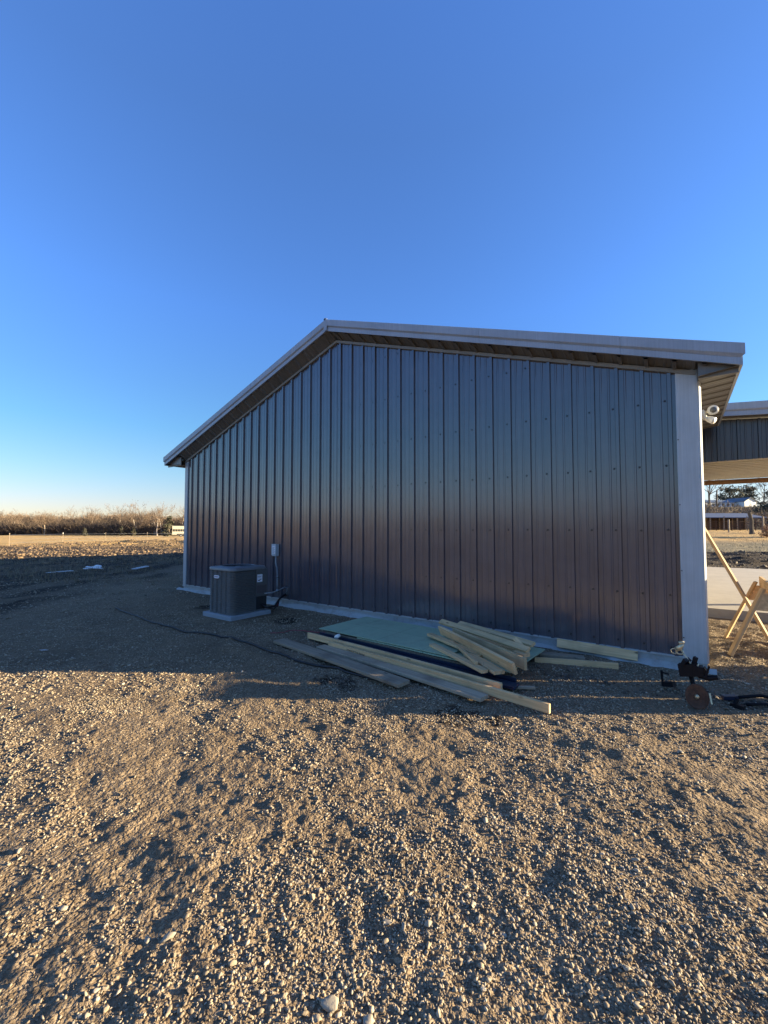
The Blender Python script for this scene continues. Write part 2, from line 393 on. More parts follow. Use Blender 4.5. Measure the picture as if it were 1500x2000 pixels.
# ------------------------------------------------------------------ GROUND
def build_ground():
    fine_a = np.radians(np.arange(-66, 66.01, .27))
    rest = np.radians(np.concatenate([np.arange(68, 292, 3.0)]))
    A = np.concatenate([fine_a, rest])
    R = [0.35]
    while R[-1] < 900:
        r = R[-1]; k = 1.0058 if r < 14 else (1.009 if r < 70 else 1.03)
        if r < .9: k = 1.08
        R.append(r*k)
    R = np.array(R)
    nA, nR = len(A), len(R)
    aa, rr = np.meshgrid(A, R)
    X = rr*np.sin(aa); Z = rr*np.cos(aa)
    x = CAM[0] + E1[0]*X + E2[0]*Z; y = CAM[1] + E1[1]*X + E2[1]*Z
    z = height(x, y)
    V = np.stack([x, y, z], -1).reshape(-1, 3)
    c = len(V); V = np.vstack([V, [CAM[0], CAM[1], GZ]])
    i = np.arange(nR-1)[:, None]; j = np.arange(nA)[None, :]; j2 = (j+1) % nA
    Q = np.stack([i*nA+j, i*nA+j2, (i+1)*nA+j2, (i+1)*nA+j], -1).reshape(-1, 4)[:, ::-1]
    # centre closed with degenerate-free quads -> tiny fan by triangles written as a second mesh is avoided: use from quads to centre
    me = bpy.data.meshes.new('ground')
    T = np.stack([np.full(nA, c), (np.arange(nA)+1) % nA, np.arange(nA)], -1)[:, ::-1]
    loops = np.concatenate([Q.ravel(), T.ravel()]).astype(np.int32)
    starts = np.concatenate([np.arange(0, Q.size, 4), Q.size + np.arange(0, T.size, 3)]).astype(np.int32)
    me.vertices.add(len(V)); me.vertices.foreach_set('co', V.astype(np.float32).ravel())
    me.loops.add(len(loops)); me.loops.foreach_set('vertex_index', loops)
    me.polygons.add(len(starts)); me.polygons.foreach_set('loop_start', starts)
    me.update(calc_edges=True)
    me.polygons.foreach_set('use_smooth', np.ones(len(starts), dtype=bool))
    # surface kinds
    vx, vy = V[:, 0], V[:, 1]; X, Z = cam_frame(vx, vy); r = np.hypot(X, Z); th = np.degrees(np.arctan2(X, Z))
    n1 = vnoise(vx, vy, 2.4, 40); n2 = vnoise(vx, vy, .7, 41)
    edge = -X + .5*n1 + .25*n2        # gravel gives way to topsoil along the track beside the building
    left = sstep(2, -4, X)
    soil = np.maximum(left*sstep(7.9, 9.0, edge), left*sstep(19.5, 21, Z))*sstep(6, 7.5, Z)
    band = vnoise(X, Z*.13, .75, 42) + .5*vnoise(X, Z*.3, .3, 43)
    soil = soil*np.clip(.35 + .65*sstep(-.45, .0, band) + .3*sstep(10.5, 13, edge), 0, 1)
    for sx, sy, sr in ((8.55, -2.86, .22), (8.75, -2.9, .14), (10.9, -1.25, .28), (11.25, -1.02, .26), (10.15, -2.9, .24), (10.4, -2.8, .12), (3.1, -1.1, .35), (5.6, -1.0, .3), (12.0, -1.0, .3)):
        d = np.hypot(vx-sx, vy-sy) + .10*vnoise(vx, vy, .12, 44) + .05*vnoise(vx, vy, .05, 45)
        soil = np.maximum(soil, sstep(sr, sr*.55, d))
    strip = sstep(12, 14, Z)*(np.abs(th) > 35)
    straw = sstep(37, 42, Z + 3*n1)*sstep(20, 0, X) + sstep(60, 90, r)*(np.abs(th) > 60)
    straw = np.clip(straw, 0, 1)*(1 - .45*np.exp(-((Z-46)/9)**2)*sstep(-.1, .4, n1)*sstep(-50, -24, X))
    right = (th > 20) & (th < 80)
    soil = np.where(right, sstep(16.2, 17.5, Z)*sstep(33, 27, Z), soil)
    straw = np.where(right, sstep(42, 50, Z)*sstep(120, 75, Z)*.75, straw)
    grassy = np.where(right, sstep(28, 33, Z)*sstep(50, 42, Z)*.9 + sstep(75, 100, Z)*.8, sstep(200, 320, r))
    grassy = np.clip(np.maximum(grassy, sstep(180, 280, r)), 0, 1)
    dark_patch = (~right) & (Z > 22) & (Z < 33)
    soil = np.maximum(soil, np.where(dark_patch & (X < 0), .75, 0))
    col = np.stack([soil, straw, grassy, np.ones_like(soil)], -1).astype(np.float32)
    a = me.color_attributes.new('zone', 'FLOAT_COLOR', 'POINT'); a.data.foreach_set('color', col.ravel())
    o = link_mesh('ground', me, M['ground']); o['kind'] = 'structure'
    return o
build_ground()

# ------------------------------------------------------------------ stones
def stone_protos(n, sub, seed, flat=.62):
    out = []
    R = random.Random(seed)
    for k in range(n):
        bm = bmesh.new(); bmesh.ops.create_icosphere(bm, subdivisions=sub, radius=1)
        vs = np.array([v.co[:] for v in bm.verts]); fs = np.array([[v.index for v in f.verts] for f in bm.faces]); bm.free()
        for _ in range(13 if sub > 1 else 4):   # chop planes for angular faces
            d = np.array([R.gauss(0,1) for _ in range(3)]); d /= np.linalg.norm(d); c = R.uniform(.38, .74)
            t = vs @ d; vs = vs - np.outer(np.clip(t - c, 0, None), d)
        vs *= np.array([R.uniform(.75, 1.3), R.uniform(.55, .95), R.uniform(.4, .75)*flat/.62])
        vs += np.array([[R.uniform(-.06, .06) for _ in range(3)] for _ in vs])
        out.append((vs, fs))
    return out
PR_LO = stone_protos(14, 1, 3); PR_HI = stone_protos(14, 2, 4)

def scatter(name, pts, sizes, protos, mat, sink=.25, tilt=.5):
    """merge randomly turned stones into one mesh; pts (n,2)"""
    n = len(pts); z = height(pts[:, 0], pts[:, 1])
    k = rng.integers(0, len(protos), n); Vs = []; Fs = []; off = 0
    ang = rng.uniform(0, 2*PI, n); tx = rng.normal(0, tilt, n); 
    for q, (pv, pf) in enumerate(protos):
        idx = np.where(k == q)[0]
        if not len(idx): continue
        ca, sa = np.cos(ang[idx]), np.sin(ang[idx]); ct, st = np.cos(tx[idx]), np.sin(tx[idx])
        P = pv[None]*sizes[idx, None, None]
        x, y, zz = P[..., 0], P[..., 1], P[..., 2]
        y2 = y*ct[:, None] - zz*st[:, None]; z2 = y*st[:, None] + zz*ct[:, None]
        X = x*ca[:, None] - y2*sa[:, None] + pts[idx, 0, None]; Y = x*sa[:, None] + y2*ca[:, None] + pts[idx, 1, None]
        Zc = z2 + (z[idx] + sizes[idx]*sink)[:, None]
        Vs.append(np.stack([X, Y, Zc], -1).reshape(-1, 3))
        Fs.append((pf[None] + (np.arange(len(idx))*len(pv))[:, None, None] + off).reshape(-1, 3)); off += len(idx)*len(pv)
    return np.vstack(Vs), np.vstack(Fs)

def sector(n, r0, r1, a0=-62, a1=62):
    r = np.sqrt(rng.uniform(r0*r0, r1*r1, n)); a = np.radians(rng.uniform(a0, a1, n))
    X = r*np.sin(a); Z = r*np.cos(a)
    return np.stack([CAM[0]+E1[0]*X+E2[0]*Z, CAM[1]+E1[1]*X+E2[1]*Z], -1)
def keep(p):
    x, y = p[:, 0], p[:, 1]
    ins = (x > -.1) & (x < 12.3) & (y > -.06) & (y < 19.2)
    sl = (x > 12.2) & (y > 4.3) & (y < 17)
    pad = (x > 3.6) & (x < 5.0) & (y > -1.9) & (y < -.5)
    return ~(ins | sl | pad)
parts_v = []; parts_f = []; off = 0
def add_batch(n, r0, r1, med, sig, lo, hi, protos, patch=.5, a0=-62, a1=62, sink=.25):
    global off
    p = sector(n, r0, r1, a0, a1); p = p[keep(p)]
    g = .5 + .5*vnoise(p[:, 0], p[:, 1], .75, 51) + .35*vnoise(p[:, 0]*.9+p[:, 1]*.4, p[:, 1]*1.3, .3, 52)
    X, Z = cam_frame(p[:, 0], p[:, 1])
    arc = np.exp(-((np.hypot(X-.3, Z-1.0)-.95)/.55)**2)*.5
    g = g + .25*vnoise(p[:, 0], p[:, 1], .12, 53)
    p = p[rng.uniform(0, 1, len(p)) < np.clip((1-patch) + patch*1.6*(g+arc-.25), 0.04, 1)]
    s = np.clip(np.exp(rng.normal(math.log(med), sig, len(p))), lo, hi)/2
    V, Fc = scatter('g', p, s, protos, None, sink)
    parts_v.append(V); parts_f.append(Fc + off); off += len(V)
add_batch(52000, .85, 2.8, .0098, .45, .005, .026, PR_LO, .92)
add_batch(8500, .85, 2.8, .0195, .30, .014, .045, PR_HI, .9)
add_batch(76000, 2.8, 5.5, .0125, .42, .008, .03, PR_LO, .85)
add_batch(5000, 2.8, 5.5, .024, .32, .018, .05, PR_HI, .9)
add_batch(56000, 5.5, 10.5, .022, .35, .014, .05, PR_LO, .6)
add_batch(16000, 10.5, 19, .035, .35, .022, .09, PR_LO, .6, -62, 10)
add_batch(2600, 4.0, 8.5, .024, .45, .014, .08, PR_HI, .3, 33, 60)
me = fast_mesh('gravel', np.vstack(parts_v), np.vstack(parts_f), 3)
tag(link_mesh('gravel', me, M['stone']), 'loose crushed limestone gravel strewn over the yard', 'gravel', kind='stuff')

# individually noticeable stones (diameter, camera-frame position measured on the ground)
big = [(.085, -.20, 1.62), (.060, -.06, 1.58), (.055, -.03, 1.50), (.075, .70, 1.47), (.050, .02, 1.95), (.048, .09, 1.93), (.045, .20, 1.94), (.05, -1.02, 1.86), (.055, -.93, 1.86),
       (.05, -2.0, 2.35), (.045, -1.5, 2.02), (.06, -1.62, 1.55), (.05, .62, 2.6), (.05, 1.35, 2.3), (.045, .98, 1.75), (.05, .42, 1.85), (.07, 1.02, 4.0), (.05, -2.45, 4.55), (.06, 2.35, 3.35), (.05, .95, 1.62)]
for i, (d, X, Z) in enumerate(big):
    x, y = XZ(X, Z); pv, pf = PR_HI[i % 14]
    me = fast_mesh('loose_rock', pv*d/2*np.array([1.15, 1.0, 1.0]), pf, 3)
    o = link_mesh('loose_rock', me, M['rock']); o.location = (x, y, float(height(np.array([x]), np.array([y]))[0]) + d*.13); o.rotation_euler = (.2*math.sin(i), .2*math.cos(i*2.), i*1.7)
    tag(o, 'fist-sized angular pale stone lying loose on the finer gravel of the yard', 'stone', 'larger stones lying loose in the gravel')

# clods on the berm and turned soil
def clods(name, boxes, label, mat='clod'):
    Vs, Fs, o_ = [], [], 0
    for n, X0, X1, Z0, Z1, med in boxes:
        X = rng.uniform(X0, X1, n); Z = rng.uniform(Z0, Z1, n)
        p = np.stack([CAM[0]+E1[0]*X+E2[0]*Z, CAM[1]+E1[1]*X+E2[1]*Z], -1); p = p[keep(p)]
        s = np.clip(np.exp(rng.normal(math.log(med), .5, len(p))), .02, .8)/2
        V, F_ = scatter('c', p, s, PR_LO, None, .15)
        Vs.append(V); Fs.append(F_+o_); o_ += len(V)
    tag(link_mesh(name, fast_mesh(name, np.vstack(Vs), np.vstack(Fs), 3), M[mat]), label, 'soil', kind='stuff')
clods('soil_clods', [(14000, -37, -16, 36, 54, .075), (500, -30, -18, 38, 52, .16), (7000, -40, -12, 21, 36, .10), (3500, -26, -10, 14, 21, .055)],
      'broken brown clods of turned soil on the bank before the straw field')
def debris():
    Vs, Fs, o_ = [], [], 0
    p = np.stack([rng.normal(12.62, .26, 260), np.zeros(260)], -1); p[:, 1] = -1.02 + (p[:, 0]-12.3)*.35 + rng.normal(0, .07, 260)
    q2 = np.stack([rng.normal(11.95, .25, 120), rng.normal(-1.0, .10, 120)], -1); q3 = np.stack([rng.normal(8.6, .16, 160), rng.normal(-2.87, .09, 160)], -1); q4 = np.stack([rng.normal(10.95, .3, 160), rng.normal(-1.15, .12, 160)], -1)
    p = np.vstack([p, q2, q3, q4]); sz = np.clip(np.exp(rng.normal(math.log(.028), .5, len(p))), .01, .09)/2
    V, F_ = scatter('d', p, sz, PR_LO, None, .2); tag(link_mesh('dark_debris', fast_mesh('dark_debris', V, F_, 3), M['dark_clod']), 'dark crumbs of mud and debris scattered round the lumber and the farm implement', 'debris', kind='stuff')
debris()
clods('dirt_lumps', [(7000, 12, 34, 17.5, 29, .07)], 'dark rough dirt lumps beyond the concrete slab', 'dark_clod')

# dry weeds at the edge of the dirt track
def blades(name, n, X0, X1, Z0, Z1, h0, h1, w, mat, label, dens=None):
    X = rng.uniform(X0, X1, n); Z = rng.uniform(Z0, Z1, n)
    x = CAM[0]+E1[0]*X+E2[0]*Z; y = CAM[1]+E1[1]*X+E2[1]*Z
    m = (vnoise(x, y, 1.6, 61) > -.1) & keep(np.stack([x, y], -1)); x, y = x[m], y[m]; n = len(x)
    z = height(x, y); a = rng.uniform(0, 2*PI, n); hh = rng.uniform(h0, h1, n)
    dx, dy = np.cos(a)*w, np.sin(a)*w; lx, ly = rng.normal(0, .35, n)*hh, rng.normal(0, .35, n)*hh
    V = np.stack([np.stack([x-dx, y-dy, z-.02], -1), np.stack([x+dx, y+dy, z-.02], -1), np.stack([x+lx, y+ly, z+hh], -1)], 1).reshape(-1, 3)
    tag(link_mesh(name, fast_mesh(name, V, np.arange(3*n).reshape(-1, 3), 3), M[mat]), label, 'grass', kind='stuff')
blades('dry_grass', 9000, -24, -7, 13.5, 24, .06, .32, .006, 'grass', 'thin dry weeds along the dirt track left of the building')
blades('stubble_grass', 9000, 14, 66, 33, 62, .06, .22, .02, 'grass', 'patchy dry grass in front of the corral')

# ------------------------------------------------------------------ METAL BUILDING
BW, PKX, PKZ, EH, BD = 12.19, 6.0, 5.72, 3.66, 19.0
bld = empty('metal_building', (0, 0, 0), 0, 'charcoal grey ribbed metal building with light grey trim and a gable end facing the yard', 'building')

def rib_profile(x0, x1, pitch=.3048, out=-1, first=0.0):
    """list of (x, depth) with major ribs every foot and two small ribs between"""
    pts = []; k = 0; x = x0 + first
    while x < x1 - .03:
        pts += [(x-.029, 0), (x-.020, .034), (x+.020, .034), (x+.029, 0)]
        for q in (1/3, 2/3):
            c = x + pitch*q; pts += [(c-.016, 0), (c-.009, .0055), (c+.009, .0055), (c+.016, 0)]
        x += pitch
    pts = [(a, b) for a, b in pts if x0 + .001 < a < x1 - .001]
    return [(x0, 0)] + pts + [(x1, 0)]

def gable_top(x): return EH + (PKZ-EH)*(x/PKX if x < PKX else (BW-x)/(BW-PKX)) - .02

def gable_wall():
    mb = MB()
    prof = rib_profile(0.02, BW-.02, first=.285)
    # densify at peak
    vs = []; 
    prof = sorted(prof + ([(PKX, 0)] if min(abs(p[0]-PKX) for p in prof) > .002 else []))
    for x, d in prof: vs += [(x, -d, .0), (x, -d, gable_top(x))]
    fs = [(2*i, 2*i+2, 2*i+3, 2*i+1) for i in range(len(prof)-1)]
    mb.add(vs, fs, 0)
    # hex screws in rows along the girts
    for zr in (.10, .77, 1.62, 2.48, 3.34, 4.20, 5.05):
        x = .305
        while x < BW - .1:
            sx = x - .052
            if zr < gable_top(sx) - .08:
                jz = random.uniform(-.006, .006)
                n = 6; r = .015
                ring = [(sx + r*math.cos(PI*2*k/n), -.001, zr+jz+r*math.sin(PI*2*k/n)) for k in range(n)]
                ring2 = [(sx + r*.8*math.cos(PI*2*k/n), -.010, zr+jz+r*.8*math.sin(PI*2*k/n)) for k in range(n)]
                mb.add(ring + ring2, [(k, (k+1) % n, (k+1) % n+n, k+n) for k in range(n)] + [tuple(range(n, 2*n))], 1)
            x += .3048
    me = bpy.data.meshes.new('gable_wall'); me.from_pydata(mb.v, [], mb.f); me.polygons.foreach_set('material_index', mb.m); me.update()
    return link_mesh('gable_wall', me, [M['wall'], M['screw']], bld)
gable_wall()
# other walls, inner body
mb = MB(); prof = rib_profile(0.0, BD, first=.2)
vs = []
for y, d in prof: vs += [(BW+d*.0+.0 + d, y, 0), (BW+d, y, EH+.02)]
mb.add(vs, [(2*i, 2*i+1, 2*i+3, 2*i+2) for i in range(len(prof)-1)])
me = mb.build('side_wall', M['wall'], bld)
mb = MB(); vs = []
for y, d in prof: vs += [(-d, y, 0), (-d, y, EH+.02)]
mb.add(vs, [(2*i, 2*i+1, 2*i+3, 2*i+2) for i in range(len(prof)-1)])
mb.build('side_wall', M['wall'], bld)
mb = MB(); mb.add([(0, BD, 0), (BW, BD, 0), (BW, BD, EH), (PKX, BD, PKZ), (0, BD, EH)], [(0, 1, 2, 3, 4)]); mb.build('rear_wall', M['wall'], bld)
mb = MB(); mb.box(-.01, BW+.01, -.012, BD+.01, -.45, -.012); fo = mb.build('foundation', M['found'], bld)
# rough splashed concrete lip in front of the footing
def lip():
    n = 260; vs = []; 
    for i in range(n+1):
        x = -.25 + (BW+.35)*i/n
        w = .05 + .05*max(0, float(vnoise(np.array([x]), np.array([0.]), .5, 71)[0])) + .03*float(vnoise(np.array([x]), np.array([3.]), .11, 72)[0])
        h = -.095 + .03*float(vnoise(np.array([x]), np.array([1.]), .3, 73)[0])
        if x < .1: w += .18*(.1-x)
        vs += [(x, -.013, h), (x, -.02-w*.5, h-.022), (x, -.02-w, -.185), (x, -.03-w*1.5, -.21)]
    fs = []
    for i in range(n):
        for k in range(3): fs.append((4*i+k, 4*i+k+1, 4*i+k+5, 4*i+k+4))
    m2 = MB(); m2.add(vs, fs); return m2.build('footing_edge', M['found'], bld, True)
lip()
# base channel: bright little ledge under the sheets
mb = MB(); 
x = .1
while x < BW-.25:
    e = min(x+.905, BW-.22); mb.box(x, e-.004, -.032, -.002, -.014+random.uniform(-.001, .001), .006+random.uniform(-.001, .002)); x += .9144
mb.build('base_trim', M['trim'], bld)
# corner trims
def corner_trim(xc, s):
    m2 = MB()
    p = [(xc - s*.235, -.004), (xc - s*.235, -.024), (xc - s*.215, -.030), (xc - s*.03, -.030), (xc - s*.008, -.030), (xc + s*.012, -.018), (xc + s*.030, .060), (xc + s*.036, .10), (xc + s*.030, .20), (xc, .20)]
    if s < 0: p = p[::-1]
    m2.prism(p, -.05, EH + .035, 'z'); o = m2.build('corner_trim', M['trim'], bld)
    for zr in (.25, 1.1, 1.95, 2.8):
        q = MB(); q.tube([(xc - s*.222, -.028, zr), (xc - s*.222, -.040, zr)], .008, 6)
        q.build('screw', M['screw'], o)
corner_trim(BW, 1)
m2 = MB(); m2.prism([(-.03, .12), (-.03, -.030), (.115, -.030), (.12, -.004), (.0, -.004), (.0, .12)], -.05, EH + .03, 'z'); m2.build('corner_trim', M['trim'], bld)

# roof: two slabs with ribs, overhanging the gable by a foot
RX0, RX1, RPX, RPZ, REZ = -.77, 12.61, 5.92, 6.10, 3.815
OV = -.30
def rz(x, dz=0.):
    return (RPZ + dz) - (RPZ-REZ)*((RPX-x)/(RPX-RX0) if x < RPX else (x-RPX)/(RX1-RPX))
def roof():
    m2 = MB()
    for xa, xb in ((RX0+.01, RPX), (RPX, RX1-.01)):
        prof = rib_profile(OV+.02, BD+.3, first=.25); vs = []
        for y, d in prof: vs += [(xa, y, rz(xa, -.035)+d), (xb, y, rz(xb, -.035)+d)]
        m2.add(vs, [(2*i, 2*i+1, 2*i+3, 2*i+2) for i in range(len(prof)-1)])
    m2.build('roof', M['trim'], bld)
    m2 = MB()
    m2.prism([(RPX-.16, rz(RPX-.16, .0)), (RPX, RPZ+.015), (RPX+.16, rz(RPX+.16, .0)), (RPX+.155, rz(RPX+.155, -.02)), (RPX, RPZ-.01), (RPX-.155, rz(RPX-.155, -.02))], OV+.03, BD+.3, 'y')
    m2.build('ridge_cap', M['trim'], bld)
roof()
def sweep_rake(prof, x_from, x_to, name, mat, zfun, seam=None, mi=0):
    m2 = MB(); n = len(prof); vs = []
    xs = [x_from, x_to]
    for x in xs:
        for y, dz in prof:
            e = (.022 if dz > -.15 else -.022) * (1 if x >= RX1-.001 else (-1 if x <= RX0+.001 else 0))
            vs.append((x + e, y, zfun(x) + dz))
    fs = [(i, (i+1) % n, (i+1) % n+n, i+n) for i in range(n)] + [tuple(range(n)), tuple(range(2*n-1, n-1, -1))]
    m2.add(vs, fs); return m2
def rake(x0, x1, name, y0, zfun, mat):
    # stepped fascia profile: broad cap band, sloping ledge, narrower lower band
    prof = [(y0+.10, -.004), (y0, .0), (y0-.006, -.004), (y0-.006, -.132), (y0+.022, -.160), (y0+.022, -.168), (y0+.014, -.172), (y0+.014, -.245), (y0+.050, -.245), (y0+.050, -.235), (y0+.028, -.230), (y0+.032, -.05), (y0+.10, -.012)]
    return sweep_rake(prof, x0, x1, name, mat, zfun).build(name, mat, bld)
rake(RX0, 3.4, 'rake_trim', OV, rz, M['fascia']); rake(3.403, RPX-.002, 'rake_trim', OV, rz, M['fascia'])
rake(RPX+.002, 9.35, 'rake_trim', OV, rz, M['fascia']); rake(9.353, 11.36, 'rake_trim', OV, rz, M['fascia']); rake(11.363, RX1, 'rake_trim', OV, rz, M['fascia'])
# little cap where the two rakes meet at the peak
m2 = MB(); m2.prism([(RPX-.045, RPZ-.25), (RPX-.045, RPZ+.004), (RPX, RPZ+.024), (RPX+.045, RPZ+.004), (RPX+.045, RPZ-.25)], OV-.012, OV-.0085, 'y'); m2.build('peak_cap', M['fascia'], bld)
m2 = MB(); m2.tube([(RPX-.02, OV-.012, RPZ+.004), (RPX-.02, OV+.1, RPZ+.004)], .024, 10); m2.build('ridge_end', M['trim'], bld, True)

def soffit_gable():
    # ribbed soffit sheets slope with the roof; ribs run out from the wall
    for xa, xb in ((RX0+.03, PKX-.01), (PKX+.01, RX1-.03)):
        m2 = MB(); L_ = xb-xa; prof = rib_profile(xa, xb, first=.15); vs = []
        for x, d in prof:
            vs += [(x, OV+.052, rz(x, -.235)-d*1.1), (x, -.003, gable_top(x)+.030-d*1.1 if 0 < x < BW else rz(x, -.235)-d*1.1)]
        m2.add(vs, [(2*i, 2*i+1, 2*i+3, 2*i+2) for i in range(len(prof)-1)])
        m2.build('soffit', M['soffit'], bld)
    m2 = MB()
    for xa, xb in ((.02, PKX), (PKX, BW-.02)):
        vs = []
        for x in (xa, xb):
            z = gable_top(x)
            for y, dz in ((-.003, -.035), (-.050, -.035), (-.050, .02), (-.003, .02)): vs.append((x, y, z+dz))
        m2.add(vs, [(0,1,5,4),(1,2,6,5),(2,3,7,6),(3,0,4,7),(0,3,2,1),(4,5,6,7)])
    m2.build('wall_top_channel', M['channel'], bld)
soffit_gable()
def eave(side):
    # fascia along the eave, and flat ribbed soffit back to the wall
    m2 = MB(); xo = RX1 if side > 0 else RX0; s = side
    y1 = 3.25 if side > 0 else BD+.3
    m2.box(min(xo, xo-s*.03), max(xo, xo-s*.03), OV+.02, y1, REZ-.25, REZ-.006)
    m2.build('eave_fascia', M['fascia'], bld)
    xw = BW+.002 if s > 0 else -.002
    m2 = MB(); prof = rib_profile(OV+.06, y1, first=.1); vs = []
    for y, d in prof: vs += [(xw, y, EH-.13-d*.5), (xo-s*.031, y, REZ-.235-d*.5)]
    m2.add(vs, [(2*i, 2*i+1, 2*i+3, 2*i+2) for i in range(len(prof)-1)])
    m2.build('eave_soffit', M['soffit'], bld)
    # closing board at the gable end of the eave box
    m2 = MB(); xa, xb = sorted((xw, xo - s*.031))
    m2.box(xa, xb, OV+.12, OV+.14, REZ-.30, REZ-.06); m2.build('eave_end', M['soffit'], bld)
eave(1); eave(-1)

# security light with two heads on the side wall
sl = empty('security_light', (BW+.04, .32, 3.17), 0, 'white twin-head security floodlight under the eave at the building corner', 'light')
m2 = MB(); m2.tube([(-.01, 0, 0), (.03, 0, 0), (.035, 0, 0)], [.062, .06, .05], 18); m2.tube([(.02, 0, .0), (.045, -.02, -.075)], [.03, .026], 12); m2.build('base', M['white_plastic'], sl, True)
def lamp_head(dx, dz, direct, r, name='lamp_head'):
    d = Vector(direct).normalized(); c = Vector((.03+dx, -.01, dz))
    q = MB(); q.tube([(.03, 0, dz*.55), tuple(c - d*.05)], .014, 8)
    q.tube([c - d*.06, c - d*.045, c - d*.0, c + d*.045, c + d*.05], [r*.35, r*.75, r*.92, r, r*.97], 20)
    h = q.build(name, M['white_plastic'], sl, True)
    q = MB(); q.tube([c + d*.049, c + d*.054], [r*.62, r*.60], 18); q.build('lens', M['dark_lens'] if dz > 0 else M['white_plastic'], h, True)
lamp_head(.085, .035, (.20, -1, -.12), .062); lamp_head(.065, -.085, (.75, -.45, -.55), .045)

# disconnect box and conduits on the gable wall
db = empty('disconnect_box', (4.12, 0, 1.135), 0, 'small grey electrical disconnect box on the gable wall above the air conditioner', 'electrical box')
m2 = MB(); m2.box(-.07, .07, -.11, -.022, -.14, .14); bx = m2.build('box', M['box_grey'], db)
m2 = MB(); m2.box(-.078, .074, -.121, -.1105, -.12, .148); cv = m2.build('cover', M['box_grey'], db)
m2 = MB(); m2.box(-.055, .05, -.1235, -.1215, -.085, .10); lb = m2.build('rating_label', M['sticker'], cv)
m2 = MB(); 
for k in range(9): m2.box(-.045, .042 - .015*(k % 3), -.1252, -.124, .07 - k*.018, .076 - k*.018)
m2.build('print', M['ink'], lb)
m2 = MB(); m2.tube([(.02, -.07, -.14), (.02, -.07, -.30), (.05, -.06, -.42), (.06, -.05, -.60), (.055, -.05, -.80), (.06, -.05, -.98)], .016, 10); cd = m2.build('conduit', M['conduit'], db, True)
for za, zb in ((-.62, -.64), (-.93, -1.0)):
    m2 = MB(); m2.tube([(.058, -.05, za), (.057, -.05, zb)], .024, 10); m2.build('clamp', M['steel'], cd, True)

# ------------------------------------------------------------------ AIR CONDITIONER
AX, AY, AS, AH = 4.325, -1.235, .87, .93   # centre, side, height
ac = empty('air_conditioner', (AX, AY, GZ+.085), 0, 'dark grey louvred air conditioner unit standing on a pad by the wall', 'air conditioner')
def rrect(h, r, n_side=24, n_c=7):
    pts = []; 
    for (cx, cy, a0) in ((h-r, -(h-r), -PI/2), (h-r, h-r, 0), (-(h-r), h-r, PI/2), (-(h-r), -(h-r), PI)):
        for k in range(n_c): a = a0 + PI/2*k/(n_c-1); pts.append((cx + r*math.cos(a), cy + r*math.sin(a), math.cos(a), math.sin(a)))
        nx = -math.sin(a0 + PI/2 - PI/2)  # side direction
        a = a0 + PI/2; dx, dy = -math.sin(a), math.cos(a); s0 = pts[-1]
        ln = 2*(h-r)
        for k in range(1, n_side): pts.append((s0[0]+dx*ln*k/n_side, s0[1]+dy*ln*k/n_side, math.cos(a), math.sin(a)))
    return pts
def ac_body():
    h = AS/2 - .012; ring = rrect(h, .11); n = len(ring); vs = []; zs = []
    z = .03; k = 0
    while z < AH - .075: zs.append((z, 0)); zs.append((z+.008, .016)); zs.append((z+.022, .016)); z += .034
    zs = [(0.0, 0), (.029, 0)] + zs + [(AH-.06, 0)]
    for z, o in zs:
        for x, y, nx, ny in ring:
            oo = o
            if ny < -.9:   # pressed vertical bands on the narrow front
                t = (x + h) % .155
                oo = o*.6 + (.022 if t < .035 else 0)
            if nx > .9 and y > h-.30: oo = .02 if o or True else 0
            vs.append((x - nx*oo, y - ny*oo, z))
    fs = []
    for i in range(len(zs)-1):
        for k in range(n): fs.append((i*n+k, i*n+(k+1) % n, (i+1)*n+(k+1) % n, (i+1)*n+k))
    q = MB(); q.add(vs, fs); return q.build('louvred_body', M['ac_body'], ac)
ac_body()
# corner control panel at the wall side
q = MB(); q.box(AS/2-.10, AS/2-.006, AS/2-.30, AS/2-.004, .30, AH-.055); cp = q.build('control_panel', M['ac_body'], ac)
q = MB(); q.box(AS/2-.06, AS/2-.0035, AS/2-.27, AS/2-.14, .60, .76); st = q.build('rating_sticker', M['sticker'], cp)
q = MB(); q.box(AS/2-.05, AS/2-.002, AS/2-.25, AS/2-.20, .625, .645); q.box(AS/2-.05, AS/2-.002, AS/2-.21, AS/2-.165, .648, .662); q.box(AS/2-.05, AS/2-.002, AS/2-.26, AS/2-.16, .715, .72); q.box(AS/2-.05, AS/2-.002, AS/2-.26, AS/2-.18, .70, .705); q.build('print', M['ink'], st)
q = MB(); q.box(AS/2-.06, AS/2-.001, AS/2-.28, AS/2-.03, .37, .52); q.box(AS/2-.06, AS/2+.002, AS/2-.285, AS/2-.025, .52, .535); q.build('access_cover', M['ac_cover'], cp)
q = MB(); q.box(AS/2-.10, AS/2-.03, AS/2-.27, AS/2-.005, .03, .30); q.build('valve_recess', M['ac_dark'], ac)
